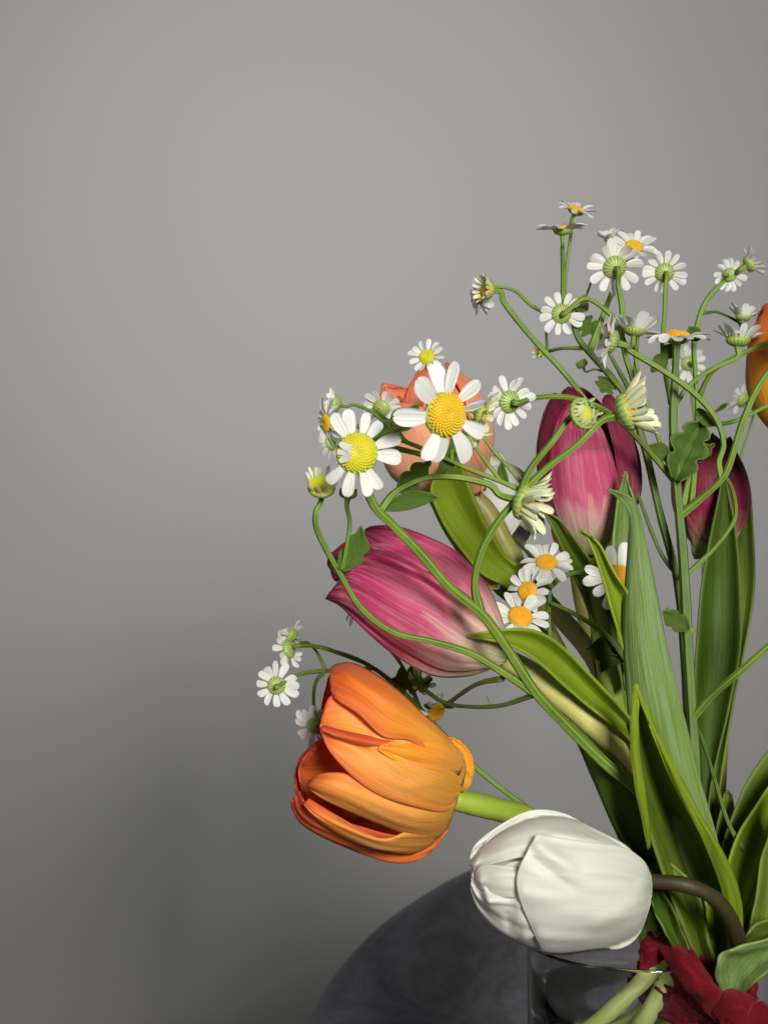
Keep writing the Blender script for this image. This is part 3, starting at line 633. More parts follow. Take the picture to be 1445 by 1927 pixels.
T = thing('tulip_shoot', 'dark green tulip leaves behind the white tulip, glossy where they bend', 'leaves', P(1290, 1840, .53), 'leaf shoots in the bouquet')
leaf([(1270, 1820, 1330, 1800, .535, 5), (1238, 1720, 1305, 1700, .527, 7), (1200, 1630, 1270, 1612, .522, 6), (1160, 1560, 1238, 1560, .519, 2), (1128, 1490, 1212, 1510, .517, -2), (1105, 1430, 1168, 1448, .516, -3), (1085, 1385, 1118, 1400, .514, -2), (1070, 1355, 1076, 1358, .512, 0)], MAT['leaf_dark'], T, seed=20)
leaf([(1262, 1830, 1280, 1820, .54, 1), (1225, 1720, 1252, 1715, .53, 3), (1190, 1640, 1222, 1635, .527, 4), (1160, 1570, 1192, 1560, .525, 4), (1130, 1500, 1160, 1490, .524, 3), (1095, 1420, 1115, 1410, .524, 1), (1076, 1375, 1080, 1372, .524, 0)], MAT['leaf'], T, seed=21)

T = thing('tulip_shoot', 'cluster of short olive green tulip leaves above the left end of the red band', 'leaves', P(1310, 1850, .52), 'leaf shoots in the bouquet')
leaf([(1315, 1870, 1352, 1868, .52, 4), (1282, 1800, 1346, 1815, .512, 7), (1255, 1745, 1332, 1760, .508, 8), (1232, 1690, 1318, 1700, .506, 7), (1222, 1660, 1300, 1660, .506, 4), (1218, 1630, 1262, 1625, .508, 1)], MAT['leaf'], T, seed=22, ripple=.0012)
leaf([(1295, 1840, 1312, 1835, .508, 1), (1258, 1770, 1288, 1765, .503, 3), (1235, 1722, 1272, 1725, .500, 4), (1222, 1690, 1256, 1690, .498, 3), (1219, 1664, 1238, 1664, .498, 1)], MAT['leaf_dark'], T, seed=23, ripple=.0012)
leaf([(1330, 1860, 1362, 1850, .52, 1), (1332, 1790, 1372, 1780, .515, 3), (1328, 1730, 1362, 1740, .512, 3), (1326, 1690, 1338, 1695, .51, 1)], MAT['leaf_bright'], T, seed=24)

T = thing('tulip_shoot', 'broad olive tulip leaves spreading out at the lower right edge', 'leaves', P(1360, 1850, .56), 'leaf shoots in the bouquet')
leaf([(1345, 1850, 1395, 1830, .56, 3), (1352, 1640, 1405, 1680, .575, 6), (1372, 1550, 1420, 1600, .58, 7), (1408, 1465, 1470, 1520, .585, 6), (1460, 1400, 1520, 1440, .588, 3), (1530, 1350, 1540, 1360, .588, 0)], MAT['leaf'], T, seed=25)
leaf([(1365, 1850, 1405, 1830, .545, 3), (1358, 1690, 1412, 1700, .555, 6), (1376, 1600, 1432, 1630, .56, 7), (1412, 1530, 1462, 1550, .565, 6), (1460, 1460, 1500, 1480, .568, 3), (1510, 1410, 1516, 1414, .568, 0)], MAT['leaf_bright'], T, seed=26)
leaf([(1380, 1850, 1415, 1840, .545, 2), (1388, 1760, 1440, 1770, .55, 5), (1408, 1690, 1470, 1720, .552, 6), (1450, 1600, 1510, 1640, .555, 5), (1500, 1540, 1530, 1560, .556, 1)], MAT['leaf_bright'], T, seed=27)
leaf([(1362, 1880, 1392, 1890, .505, 2), (1346, 1838, 1410, 1858, .497, 6), (1352, 1800, 1442, 1830, .492, 8), (1382, 1784, 1480, 1800, .490, 6), (1440, 1768, 1520, 1770, .490, 3), (1530, 1740, 1540, 1745, .49, 0)], MAT['leaf_grey'], T, seed=28, ripple=.0012)
leaf([(1392, 1810, 1420, 1790, .52, 2), (1398, 1770, 1440, 1770, .515, 4), (1420, 1740, 1470, 1755, .513, 4), (1470, 1720, 1500, 1730, .513, 1)], MAT['leaf'], T, seed=29)
leaf([(1400, 1800, 1440, 1790, .53, 2), (1418, 1700, 1480, 1720, .535, 5), (1432, 1620, 1500, 1650, .538, 6), (1455, 1540, 1510, 1560, .54, 4), (1490, 1470, 1496, 1475, .54, 0)], MAT['leaf'], T, seed=30)
leaf([(1345, 1800, 1372, 1790, .57, 2), (1338, 1660, 1376, 1650, .585, 4), (1346, 1570, 1380, 1570, .59, 4), (1362, 1500, 1378, 1505, .592, 2), (1366, 1488, 1372, 1488, .592, 0)], MAT['leaf'], T, seed=31)
# ------------------------------------------------------------------ feverfew (daisy) sprays
def ray_mesh(name, mat, seed, wid=.21, droop=.10, cup=.05):
    """One ray petal, unit length along +X, notched tip, two shallow grooves."""
    nv, nu = 12, 9; v, uv = [], []
    rnd = random.Random(seed); tw = rnd.uniform(-.12, .12)
    for i in range(nv):
        t = i / (nv - 1)
        w = wid * (0.42 + .58 * math.sin(min(1, t / .62) * math.pi / 2)) * (1 if t < .68 else math.sqrt(max(0, 1 - ((t - .68) / .335) ** 2)))
        for j in range(nu):
            s = 2 * j / (nu - 1) - 1
            tip = -.075 * (math.cos(s * math.pi * 2.0) * .5 + .5) * t ** 6 * (1 if abs(s) < .8 else .3)
            z = -droop * t * t + cup * s * s * math.sin(t * math.pi) - .028 * math.cos(s * 3 * math.pi) * math.sin(t * math.pi) + tw * s * w * t
            v.append((t + tip, s * w + .03 * math.sin(t * 3 + seed) * t, z)); uv.append((.5 + .5 * s, t))
    return mesh(name, v, grid_faces(nv, nu), mat, uv)
RAYS = [ray_mesh('petal', MAT['ray'], i, (.24, .265, .22, .25)[i], (.10, .22, .02, .15)[i], (.05, .09, -.03, .07)[i]) for i in range(4)]
CREAM = [ray_mesh('petal', MAT['ray_cream'], i, (.17, .19, .16)[i], (-.05, -.12, .06)[i], .10) for i in range(3)]

def disc_mesh(mat, dome=.42, dimple=.16, n=190):
    v, f = [], []
    R = 1.0
    base_n = 20
    for ring in range(6):
        k = ring / 5
        for j in range(base_n):
            a = 2 * math.pi * j / base_n
            v.append((k * R * math.cos(a), k * R * math.sin(a), dome * math.sqrt(max(0, 1 - k * k)) * .96 - dimple * math.exp(-(k / .25) ** 2)))
    f += grid_faces(6, base_n, True)
    for i in range(n):
        k = math.sqrt((i + .5) / n); a = i * 2.399963
        z = dome * math.sqrt(max(0, 1 - k * k)) - dimple * math.exp(-(k / .25) ** 2)
        c = Vector((k * R * math.cos(a), k * R * math.sin(a), z))
        nn = Vector((c.x * dome * .9, c.y * dome * .9, max(.12, z + .2))).normalized()
        t1 = nn.orthogonal().normalized(); t2 = nn.cross(t1)
        b = .070 * (.75 + .4 * k); o = len(v)
        for h, q in ((-.02, 1.0), (b * .75, .8)):
            for j in range(5):
                w = 2 * math.pi * j / 5
                v.append(tuple(c + nn * h + (t1 * math.cos(w) + t2 * math.sin(w)) * b * q))
        v.append(tuple(c + nn * b * 1.15))
        for j in range(5):
            m_ = (j + 1) % 5
            f.append((o + j, o + m_, o + 5 + m_, o + 5 + j)); f.append((o + 5 + j, o + 5 + m_, o + 10))
    return mesh('disc', v, f, mat)
DISC = {k: disc_mesh(MAT[k]) for k in ('disc', 'disc_gold', 'disc_lime')}

def calyx_mesh(name='flower_head', closed=0.0):
    """Green cup of overlapping bracts under the rays; unit radius at the rim, axis +Z, stalk at z = -0.62."""
    prof = [(.0, -.66), (.20, -.64), (.26, -.60), (.42, -.54), (.70, -.44), (.93, -.24), (1.02, -.02), (.98, .12 + closed), (.85, .06 + closed * .6), (.0, .0)]
    nv, ns = 22, 72; a = cr(np.array(prof), nv); v, uv = [], []
    for i, (r, z) in enumerate(a):
        t = i / (nv - 1)
        for j in range(ns):
            w = 2 * math.pi * j / ns
            rr = max(r, 0)
            if .28 < t < .85: rr *= 1 + .055 * abs(math.sin(9 * w + (.5 if t < .5 else 0) * math.pi)) * math.sin((t - .28) / .57 * math.pi)
            v.append((rr * math.cos(w), rr * math.sin(w), z)); uv.append((j / ns, t))
    return mesh(name, v, grid_faces(nv, ns, True), MAT['calyx'], uv)
CALYX = calyx_mesh(); BUD = calyx_mesh('flower_bud', .55)

HEADS = {}
def head(root, key, x, y, d, f, r, n=13, tilt=0, disc='disc', kind='ray', droop=0, plen=1.0, dr=.42, seed=None, miss=(), curl=(), roll=None, dscale=.95, dz=.10):
    """Flower head: x,y,d photo position of the disc; f facing (right, up, to viewer); r outer petal radius in photo px."""
    rnd = random.Random(seed if seed is not None else int(x * 7 + y))
    fw = Vector((f[0], -f[2], f[1])).normalized()
    dr = dr * (.86 if kind == 'ray' else 1); R = r * d / F; rd = R * dr
    pos = Vector(P(x, y, d))
    q = Vector((0, 0, 1)).rotation_difference(fw) @ Quaternion((0, 0, 1), roll if roll is not None else rnd.uniform(0, 6.28))
    mtx = Matrix.Translation(pos - Vector(root_loc(root))) @ q.to_matrix().to_4x4() @ Matrix.Scale(rd, 4)
    h = link('flower_bud' if kind == 'bud' else 'flower_head', BUD if kind == 'bud' else CALYX, root, mtx)
    HEADS[key] = (pos, fw, rd)
    L = (1 - dr) / dr * plen * 1.06
    if kind != 'bud':
        link('disc', DISC[disc], h, Matrix.Translation((0, 0, dz)) @ Matrix.Scale(dscale, 4))
    lib = CREAM if kind in ('cream', 'bud') else RAYS
    if kind == 'bud': L *= .45; tilt = 100
    for i in range(n):
        if i in miss: continue
        a = 2 * math.pi * (i + rnd.uniform(-.26, .26)) / n
        tl = math.radians(tilt + rnd.gauss(0, 10)) 
        if i in curl: tl = math.radians(158)
        ll = L * rnd.uniform(.84, 1.08) * (.62 if i in curl else 1)
        mm = (Matrix.Rotation(a, 4, 'Z') @ Matrix.Translation((.90 if i not in curl else .98, 0, (.06 if i not in curl else .40) + .03 * (i % 2))) @ Matrix.Rotation(-tl, 4, 'Y')
              @ Matrix.Rotation(rnd.gauss(0, .22), 4, 'X') @ Matrix.Diagonal((ll, ll * rnd.uniform(.92, 1.1) * (13 / max(n, 11)) ** .5, ll, 1)))
        link('petal', lib[rnd.randrange(len(lib))], h, mm)
    return h

def stalk(root, path, w0, w1=None, to=None, m='stem', name='flower_stalk', ridges=5):
    p = [tuple(q) for q in path]
    w1 = w1 if w1 else w0
    d_end = None
    if to: pos, fw, rd = HEADS[to]; d_end = pos.y
    if to and len(p[-1]) == 2: p[-1] = (*p[-1], d_end)
    p = fill_depth(p); pts = [P(*q) for q in p]
    ds = [q[2] for q in p]
    if to:
        b = np.array(pos - fw * rd * .60); a_ = np.array(pos - fw * rd * 1.5)
        pts += [a_, b]; ds += [d_end, d_end]
    n = len(pts)
    rad = [.77 * (w0 + (w1 - w0) * i / (n - 1)) / 2 * ds[i] / F for i in range(n)]
    if to: rad[-1] *= 1.25
    rad[0] *= 1.3
    return tube_part(name, pts, rad, MAT[m], root, 20 if ridges else 8, n * 6, ridges)

def herb(root, bx, by, tx, ty, w, d, lobes=3, d2=None, bow=0, depth=.55, fold=1.0, seed=0):
    """Lobed feverfew leaf from its foot to its tip."""
    nv, nu = 34, 11; b = np.array([bx, by], float); t = np.array([tx, ty], float); ax = t - b; nrm = np.array([-ax[1], ax[0]]) / np.linalg.norm(ax)
    v, uv = [], []
    for i in range(nv):
        k = i / (nv - 1)
        sh = math.sin(math.pi * min(1, .05 + k * .95) ** .8)
        lo = 1 - depth * (1 - abs(math.sin(math.pi * (lobes + .5) * k))) ** 1.2 * (1.3 if .12 < k < .96 else .4)
        wd = w * max(.05 if k < .3 else 0.0, sh) * lo
        for j in range(nu):
            s = 2 * j / (nu - 1) - 1
            c = b + ax * k + nrm * (s * wd + bow * math.sin(math.pi * k)) - ax * abs(s) * -.10 * sh
            dd = d + ((d2 or d) - d) * k + (fold * (1 - abs(s)) + .8 * math.sin(k * 5 + seed)) * .001
            v.append(P(c[0], c[1], dd)); uv.append((.5 + .5 * s, k))
    return part('leaf', v, grid_faces(nv, nu), MAT['herb_leaf'], root, uv, thick=.0004)

def spray(label, x, y, d):
    return thing('feverfew_spray', label, 'daisy spray', P(x, y, d), 'sprays of small white daisies in the bouquet')

# --- front spray: the two big heads, the arcs and the closed heads
R_ = spray('front daisy spray with the two largest heads and green arcs over the left magenta tulip', 1300, 1850, .535)
head(R_, 'big', 837, 780, .425, (.52, -.10, .85), 104, n=11, tilt=6, seed=4, miss=(7,), roll=.25, dr=.47, disc='disc')
head(R_, 'big2', 672, 853, .435, (-.02, .05, .95), 88, n=14, tilt=-4, disc='disc_lime', seed=8, roll=.4, dr=.50, miss=(12,), curl=(6, 7, 5))
head(R_, 'lime', 605, 917, .45, (.05, .72, .68), 33, n=17, tilt=66, disc='disc_lime', kind='cream', dr=.76, plen=3.2)
head(R_, 'budl', 655, 930, .455, (.1, .95, .05), 26, n=12, kind='bud', dr=.62)
head(R_, 'side', 985, 945, .455, (.86, -.28, .30), 78, n=19, tilt=52, kind='cream', dr=.42, plen=1.15, disc='disc_gold')
head(R_, 'budc', 1097, 778, .445, (.50, .22, .70), 36, n=17, tilt=97, kind='cream', dr=.82, plen=3.4, disc='disc_lime', dscale=.62, dz=-.12)
head(R_, 'side2', 1180, 775, .445, (.82, .30, .22), 84, n=18, tilt=52, kind='cream', dr=.42, plen=1.1, disc='disc_gold')
head(R_, 'l1', 617, 796, .475, (-.82, -.1, .40), 48, n=12, tilt=-8, dr=.42)
head(R_, 'l2', 632, 760, .485, (-.85, .22, -.35), 34, n=11, tilt=40, dr=.52)
head(R_, 'l3', 622, 833, .478, (-.80, -.22, -.45), 38, n=12, tilt=5, dr=.46)
head(R_, 'bk', 718, 768, .50, (.25, .42, -.80), 40, n=13, tilt=-5, dr=.46)
head(R_, 'sm', 803, 672, .50, (-.22, .32, .85), 36, n=12, tilt=20, dr=.48, plen=1.05, disc='disc_lime')
head(R_, 'x1', 905, 780, .458, (.84, -.30, .10), 56, n=13, tilt=22, kind='cream', dr=.40)
head(R_, 'x2', 888, 825, .462, (.60, -.72, .10), 44, n=11, tilt=20, kind='cream', dr=.40)
stalk(R_, [(1290, 1800, .535), (1262, 1640, .522), (1215, 1510, .512), (1130, 1430, .503), (1060, 1360, .494), (1005, 1300, .485), (950, 1215, .477), (905, 1155, .472), (845, 1105, .466), (785, 1035, .459), (735, 985, .454), (700, 945, .45)], 26, 20, to='big2', name='stem')
stalk(R_, [(1003, 1303, .486), (960, 1275, .482), (890, 1232, .478), (815, 1208, .474), (740, 1190, .472), (680, 1145, .468), (640, 1080, .465), (612, 1030, .460), (596, 995, .456), (594, 965, .453)], 17, 12, to='lime')
stalk(R_, [(643, 1078, .465), (652, 1030, .462), (658, 985, .459)], 9, 11, to='budl')
stalk(R_, [(903, 1150, .472), (893, 1100, .468), (905, 1040, .463), (935, 985, .459), (965, 948, .457), (985, 925, .455)], 18, 17)
stalk(R_, [(980, 925, .455), (1000, 880, .451), (1040, 830, .447)], 17, 13, to='budc')
stalk(R_, [(980, 928, .455), (1030, 880, .451), (1085, 838, .448)], 15, 17, to='side2')
stalk(R_, [(715, 962, .452), (745, 925, .453), (800, 900, .455), (860, 898, .456), (920, 912, .457)], 14, 16, to='side')
stalk(R_, [(985, 925, .457), (940, 905, .458), (880, 882, .460), (828, 858, .462), (765, 832, .465), (710, 812, .468), (665, 800, .471)], 11, 9, to='l1')
stalk(R_, [(765, 832, .466), (735, 805, .468), (722, 795, .475), (700, 775, .480), (668, 762, .483)], 8, 7, to='l2')
stalk(R_, [(700, 810, .469), (680, 830, .472), (655, 838, .475)], 8, 7, to='l3')
stalk(R_, [(760, 830, .466), (740, 800, .475)], 9, 8, to='bk')
stalk(R_, [(690, 832, .462), (735, 812, .452), (790, 788, .440)], 18, 16, to='big')
stalk(R_, [(690, 832, .462), (750, 845, .464), (820, 862, .462)], 14, 12)
stalk(R_, [(850, 868, .461), (850, 760, .475), (835, 700, .495)], 8, 7, to='sm')
stalk(R_, [(1000, 940, .458), (970, 895, .459), (930, 850, .460), (905, 815, .460)], 8, 8, to='x1')
stalk(R_, [(945, 908, .459), (900, 850, .461)], 8, 8, to='x2')
herb(R_, 720, 957, 828, 936, 17, .452, 1, bow=-6, depth=.0)
herb(R_, 640, 1075, 680, 990, 26, .463, 2, depth=.3, bow=10)
herb(R_, 748, 925, 812, 866, 22, .456, 2, depth=.35)
herb(R_, 825, 900, 882, 800, 16, .462, 2, depth=.2)
herb(R_, 955, 915, 945, 866, 8, .458, 1, bow=-5, depth=0)
herb(R_, 700, 840, 790, 760, 26, .475, 2, depth=.3)

# drooping heads behind the orange tulip hang from this stem too
head(R_, 'dr1', 792, 1288, .55, (-.55, -.35, -.30), 44, n=9, tilt=-18, kind='cream', dr=.36)
head(R_, 'dr2', 820, 1340, .55, (.55, -.35, .55), 42, n=9, tilt=-30, kind='cream', dr=.44, disc='disc_gold')
stalk(R_, [(1003, 1308, .487), (940, 1328, .50), (880, 1330, .515), (835, 1322, .53), (800, 1298, .54), (770, 1276, .55)], 10, 9, m='stem_shaded')
stalk(R_, [(945, 1277, .485), (895, 1288, .50), (850, 1318, .525), (836, 1325, .53)], 11, 10)
stalk(R_, [(835, 1322, .53), (850, 1330, .548)], 9, 8, to='dr2', m='stem_shaded')
stalk(R_, [(800, 1298, .54), (805, 1285, .555)], 9, 8, to='dr1', m='stem_shaded')
herb(R_, 795, 1280, 735, 1282, 30, .555, 2, depth=.4)
stalk(R_, [(925, 1330, .505), (915, 1310, .504)], 4, 2)

# --- lower left spray behind the orange tulip
R_ = spray('slender daisy spray with back turned heads peeping out beside the open orange tulip', 1280, 1850, .55)
head(R_, 'c1', 549, 1197, .527, (-.70, .42, -.35), 36, n=13, tilt=8, dr=.46)
head(R_, 'c2', 543, 1222, .525, (-.78, -.30, -.45), 42, n=14, tilt=5, dr=.46)
head(R_, 'c3', 520, 1290, .52, (-.18, -.02, -.92), 46, n=12, tilt=-6, dr=.42)
head(R_, 'c4', 592, 1366, .517, (-.35, -.42, -.75), 42, n=13, tilt=0, dr=.42)
head(R_, 'c5', 668, 1146, .56, (-.60, .20, .30), 34, n=12, tilt=5, dr=.42)
stalk(R_, [(1280, 1840, .55), (1200, 1690, .56), (1090, 1590, .56), (1000, 1527, .555), (890, 1440, .555), (800, 1345, .56), (745, 1290, .555), (690, 1250, .55), (625, 1225, .54), (590, 1216, .535)], 13, 9, to='c2', name='stem')
stalk(R_, [(700, 1256, .55), (660, 1265, .55), (613, 1262, .545), (560, 1270, .53)], 10, 9, to='c3')
stalk(R_, [(613, 1262, .545), (598, 1230, .545), (580, 1210, .54)], 7, 6, to='c1')
stalk(R_, [(613, 1262, .545), (594, 1285, .535), (590, 1325, .525)], 8, 8, to='c4')
stalk(R_, [(790, 1335, .56), (760, 1260, .565), (725, 1210, .567), (695, 1165, .565)], 9, 7, to='c5')

# --- middle spray between the tulips
R_ = spray('low daisy spray with four golden centred open heads beside the tall leaf', 1300, 1850, .555)
head(R_, 'm1', 1028, 1060, .56, (-.05, .74, .66), 54, n=13, tilt=8, disc='disc_gold', dr=.44)
head(R_, 'm2', 993, 1113, .55, (-.52, .28, .78), 50, n=13, tilt=12, disc='disc_gold', dr=.44)
head(R_, 'm3', 978, 1162, .54, (.12, .66, .74), 60, n=13, tilt=10, disc='disc_gold', dr=.46)
head(R_, 'm4', 1162, 1086, .54, (.05, .08, .96), 66, n=13, tilt=2, disc='disc_gold', dr=.42)
head(R_, 'm5', 930, 1100, .58, (-.30, .70, .40), 40, n=11, tilt=25, disc='disc_gold')
head(R_, 'm6', 893, 1055, .60, (-.25, .85, .20), 36, n=10, tilt=35, disc='disc_gold')
stalk(R_, [(1280, 1850, .555), (1200, 1600, .56), (1110, 1400, .56), (1050, 1260, .56), (1033, 1180, .56), (1034, 1110, .565)], 14, 10, to='m1', name='stem', m='stem_shaded')
stalk(R_, [(1034, 1150, .56), (1015, 1160, .56)], 8, 7, to='m2', m='stem_shaded')
stalk(R_, [(1040, 1230, .56), (1010, 1210, .552)], 8, 7, to='m3', m='stem_shaded')
stalk(R_, [(1035, 1105, .563), (1060, 1085, .567), (1100, 1075, .566), (1140, 1080, .555)], 11, 9, to='m4')
stalk(R_, [(1190, 1260, .548), (1140, 1195, .55), (1080, 1155, .555), (1036, 1135, .56)], 12, 10)
stalk(R_, [(1035, 1120, .565), (1000, 1050, .585), (965, 1010, .60), (945, 985, .61)], 10, 9, m='stem_shaded')
stalk(R_, [(1038, 1200, .562), (980, 1150, .585)], 7, 6, to='m5', m='stem_shaded')
stalk(R_, [(980, 1150, .585), (930, 1110, .60)], 7, 6, to='m6', m='stem_shaded')
herb(R_, 1180, 1240, 1098, 1222, 26, .55, 2, depth=.25, bow=8)
herb(R_, 1165, 1235, 1130, 1265, 14, .55, 1, depth=0, bow=8)
herb(R_, 1050, 1230, 965, 1115, 24, .575, 2, depth=.3)

# --- upper spray, left part of the fan
R_ = spray('tallest daisy spray, fanning up above the middle magenta tulip, heads seen from behind', 1310, 1850, .55)
D = .575
head(R_, 'u1', 1083, 396, D, (.30, .82, .38), 40, n=14, tilt=14, disc='disc_gold', dr=.44)
head(R_, 'u2', 1058, 433, D - .01, (-.04, .96, .14), 50, n=13, tilt=14, disc='disc_gold', dr=.40)
head(R_, 'u3', 1149, 448, D + .02, (-.28, .86, .15), 32, n=11, tilt=50, dr=.46)
head(R_, 'u4', 1192, 465, D + .005, (.06, .70, .68), 46, n=15, tilt=14, dr=.44)
head(R_, 'u5', 1156, 503, D - .01, (-.12, .36, -.88), 54, n=12, tilt=-4, dr=.46)
head(R_, 'u6', 1250, 513, D + .01, (0, .28, -.92), 44, n=13, tilt=-4, dr=.46)
head(R_, 'u7', 1056, 590, D - .005, (-.14, .10, -.95), 46, n=11, tilt=-6, dr=.46)
head(R_, 'u8', 918, 545, D, (-.72, .10, .34), 36, n=15, tilt=55, kind='cream', dr=.52, plen=1.3)
head(R_, 'u9', 901, 560, D + .01, (-.80, -.25, .42), 36, n=12, tilt=-4, dr=.42)
head(R_, 'u10', 1016, 662, D + .015, (-.85, .02, .30), 22, n=11, tilt=45, kind='cream', dr=.46)
head(R_, 'u11', 1095, 686, D, (-.45, .75, .20), 15, n=10, kind='bud', dr=.7)
stalk(R_, [(1305, 1850, .55), (1300, 1500, .558), (1285, 1200, .563), (1272, 1085, .565), (1240, 960, .567), (1215, 850, .570), (1188, 765, .570), (1155, 715, .570), (1115, 670, .572), (1086, 632, .574), (1078, 585, .578), (1100, 560, .58)], 20, 13, name='stem', m='stem_shaded')
stalk(R_, [(1090, 638, .574), (1080, 600, .58), (1100, 562, .58), (1112, 530, .585)], 6, 5)
stalk(R_, [(1180, 660, .566), (1160, 608, .566), (1132, 578, .566), (1098, 562, .567)], 10, 11, to='u7')
stalk(R_, [(1060, 575, .58), (1059, 520, .575), (1058, 470, .568)], 10, 9, to='u2')
stalk(R_, [(1060, 560, .58), (1066, 500, .58), (1074, 440, .58)], 8, 8, to='u1')
stalk(R_, [(1110, 660, .572), (1132, 600, .575), (1160, 530, .58), (1180, 492, .582)], 13, 12, to='u4')
stalk(R_, [(1160, 530, .581), (1158, 490, .592)], 7, 6, to='u3')
stalk(R_, [(1215, 800, .57), (1192, 720, .567), (1172, 650, .564), (1170, 580, .562), (1163, 535, .562)], 12, 13, to='u5')
stalk(R_, [(1262, 760, .565), (1246, 660, .575), (1250, 590, .58), (1251, 545, .58)], 10, 10, to='u6')
stalk(R_, [(1160, 840, .572), (1110, 765, .572), (1060, 700, .572), (1000, 635, .573), (950, 572, .575)], 13, 12, to='u8')
stalk(R_, [(1040, 596, .584), (1000, 575, .583), (970, 548, .583), (940, 540, .583), (920, 548, .583)], 8, 7, to='u9')
stalk(R_, [(1100, 655, .574), (1060, 655, .58), (1035, 660, .588)], 8, 7, to='u10')
stalk(R_, [(1030, 660, .586), (1028, 620, .586), (1040, 600, .584)], 6, 5)
stalk(R_, [(1150, 705, .572), (1120, 695, .574)], 5, 5, to='u11')
stalk(R_, [(1272, 1082, .565), (1240, 1035, .568), (1205, 945, .575), (1190, 900, .58)], 9, 8, m='stem_shaded')
stalk(R_, [(1185, 735, .57), (1160, 690, .57), (1140, 655, .572)], 10, 8, m='stem_shaded')
stalk(R_, [(1195, 770, .57), (1195, 690, .568), (1200, 630, .566)], 9, 9)
herb(R_, 1090, 600, 1118, 628, 24, D, 2, depth=.5)
herb(R_, 1148, 712, 1130, 738, 24, D - .005, 2, depth=.5)
herb(R_, 1130, 650, 1160, 600, 14, D, 2, depth=.3)
herb(R_, 1085, 565, 1105, 585, 14, D, 1, depth=.0)

# --- upper spray, right part
R_ = spray('daisy spray on the thickest ribbed stem at the right with a big lobed leaf', 1320, 1850, .545)
D = .555
head(R_, 'e1', 958, 756, .49, (-.42, .12, -.80), 52, n=14, tilt=-6, dr=.46)
head(R_, 'e2', 1150, 643, D - .01, (-.80, .22, .02), 56, n=14, tilt=28, dr=.44)
head(R_, 'e3', 1193, 622, D, (.12, .88, -.05), 56, n=10, tilt=48, dr=.40)
head(R_, 'e4', 1273, 634, D, (.02, .96, .14), 64, n=13, tilt=4, disc='disc_gold', dr=.44)
head(R_, 'e5', 1388, 640, D, (.06, .84, -.02), 58, n=11, tilt=42, dr=.44)
head(R_, 'e6', 1397, 597, D + .02, (.12, .80, -.1), 38, n=11, tilt=48, dr=.40)
head(R_, 'e7', 1372, 517, D + .01, (.35, .15, -.60), 34, n=12, tilt=-4, dr=.44)
head(R_, 'e8', 1409, 497, D + .005, (.60, .40, -.05), 38, n=12, tilt=35, dr=.46)
head(R_, 'g1', 1500, 625, .53, (.2, .8, .5), 46, n=13, tilt=10)
head(R_, 'g2', 1520, 600, .55, (.4, .8, .2), 42, n=12, tilt=14)
head(R_, 'g3', 1530, 725, .56, (.7, .6, .2), 40, n=12, tilt=8)
head(R_, 'g4', 1535, 1140, .525, (.6, .7, .4), 50, n=13, tilt=6, disc='disc_gold')
stalk(R_, [(1330, 1850, .545), (1318, 1640, .545), (1308, 1450, .547), (1296, 1250, .55), (1285, 1050, .552), (1272, 900, .553), (1266, 790, .555), (1270, 710, .556)], 29, 15, to='e4', name='stem', ridges=5, m='stem_shaded')
stalk(R_, [(1270, 905, .554), (1230, 860, .55), (1180, 805, .535), (1130, 768, .515), (1070, 748, .505), (1010, 748, .498)], 13, 12, to='e1')
stalk(R_, [(1358, 905, .545), (1352, 870, .545), (1361, 835, .545), (1345, 785, .545), (1300, 735, .545), (1235, 690, .545), (1185, 660, .546)], 13, 14, to='e2')
stalk(R_, [(1268, 900, .556), (1240, 830, .56), (1205, 720, .562), (1193, 660, .56)], 9, 9, to='e3', m='stem')
stalk(R_, [(1265, 770, .556), (1300, 722, .556), (1345, 692, .556)], 10, 11, to='e5')
stalk(R_, [(1300, 960, .556), (1312, 800, .565), (1308, 700, .567), (1306, 640, .567), (1325, 572, .567), (1360, 532, .567), (1392, 508, .564)], 12, 11, to='e8')
stalk(R_, [(1365, 530, .567), (1368, 522, .570)], 6, 6, to='e7')
stalk(R_, [(1322, 590, .568), (1350, 588, .575), (1385, 604, .585)], 6, 6, to='e6', m='stem_shaded')
stalk(R_, [(1278, 972, .553), (1320, 937, .549), (1355, 905, .545), (1372, 875, .543), (1395, 800, .54), (1425, 730, .538), (1470, 670, .536)], 16, 15, to='g1')
stalk(R_, [(1316, 745, .566), (1340, 700, .56), (1390, 668, .555), (1470, 635, .55)], 11, 10, to='g2')
stalk(R_, [(1288, 1085, .553), (1345, 1030, .556), (1378, 985, .556), (1384, 955, .554), (1376, 918, .55), (1361, 892, .546)], 10, 9)
stalk(R_, [(1284, 955, .556), (1297, 890, .558), (1310, 820, .56)], 13, 11)
stalk(R_, [(1345, 800, .56), (1390, 790, .56), (1470, 750, .56)], 9, 9, to='g3')
stalk(R_, [(1302, 1352, .549), (1340, 1308, .543), (1390, 1265, .535), (1470, 1195, .53)], 17, 14, to='g4')
stalk(R_, [(1400, 1600, .565), (1370, 1550, .565), (1345, 1470, .562), (1322, 1395, .555), (1305, 1360, .549)], 11, 9, m='stem_shaded')
stalk(R_, [(1305, 1190, .55), (1275, 1165, .55), (1255, 1145, .55)], 10, 8)
herb(R_, 1270, 905, 1328, 782, 40, .546, 3, bow=-4, depth=.36, d2=.552, fold=5.0)
herb(R_, 1260, 862, 1220, 838, 18, .55, 1, depth=0)
herb(R_, 1296, 868, 1345, 835, 16, .552, 2, depth=.5)
herb(R_, 1296, 1185, 1245, 1150, 20, .545, 2, depth=.25)
herb(R_, 1225, 700, 1275, 640, 16, .56, 2, depth=.4)
herb(R_, 1310, 770, 1350, 800, 12, .55, 1, depth=0, bow=5)
herb(R_, 1315, 640, 1295, 615, 14, .555, 1, depth=0)
herb(R_, 1345, 775, 1370, 758, 4, .55, 1, depth=0)

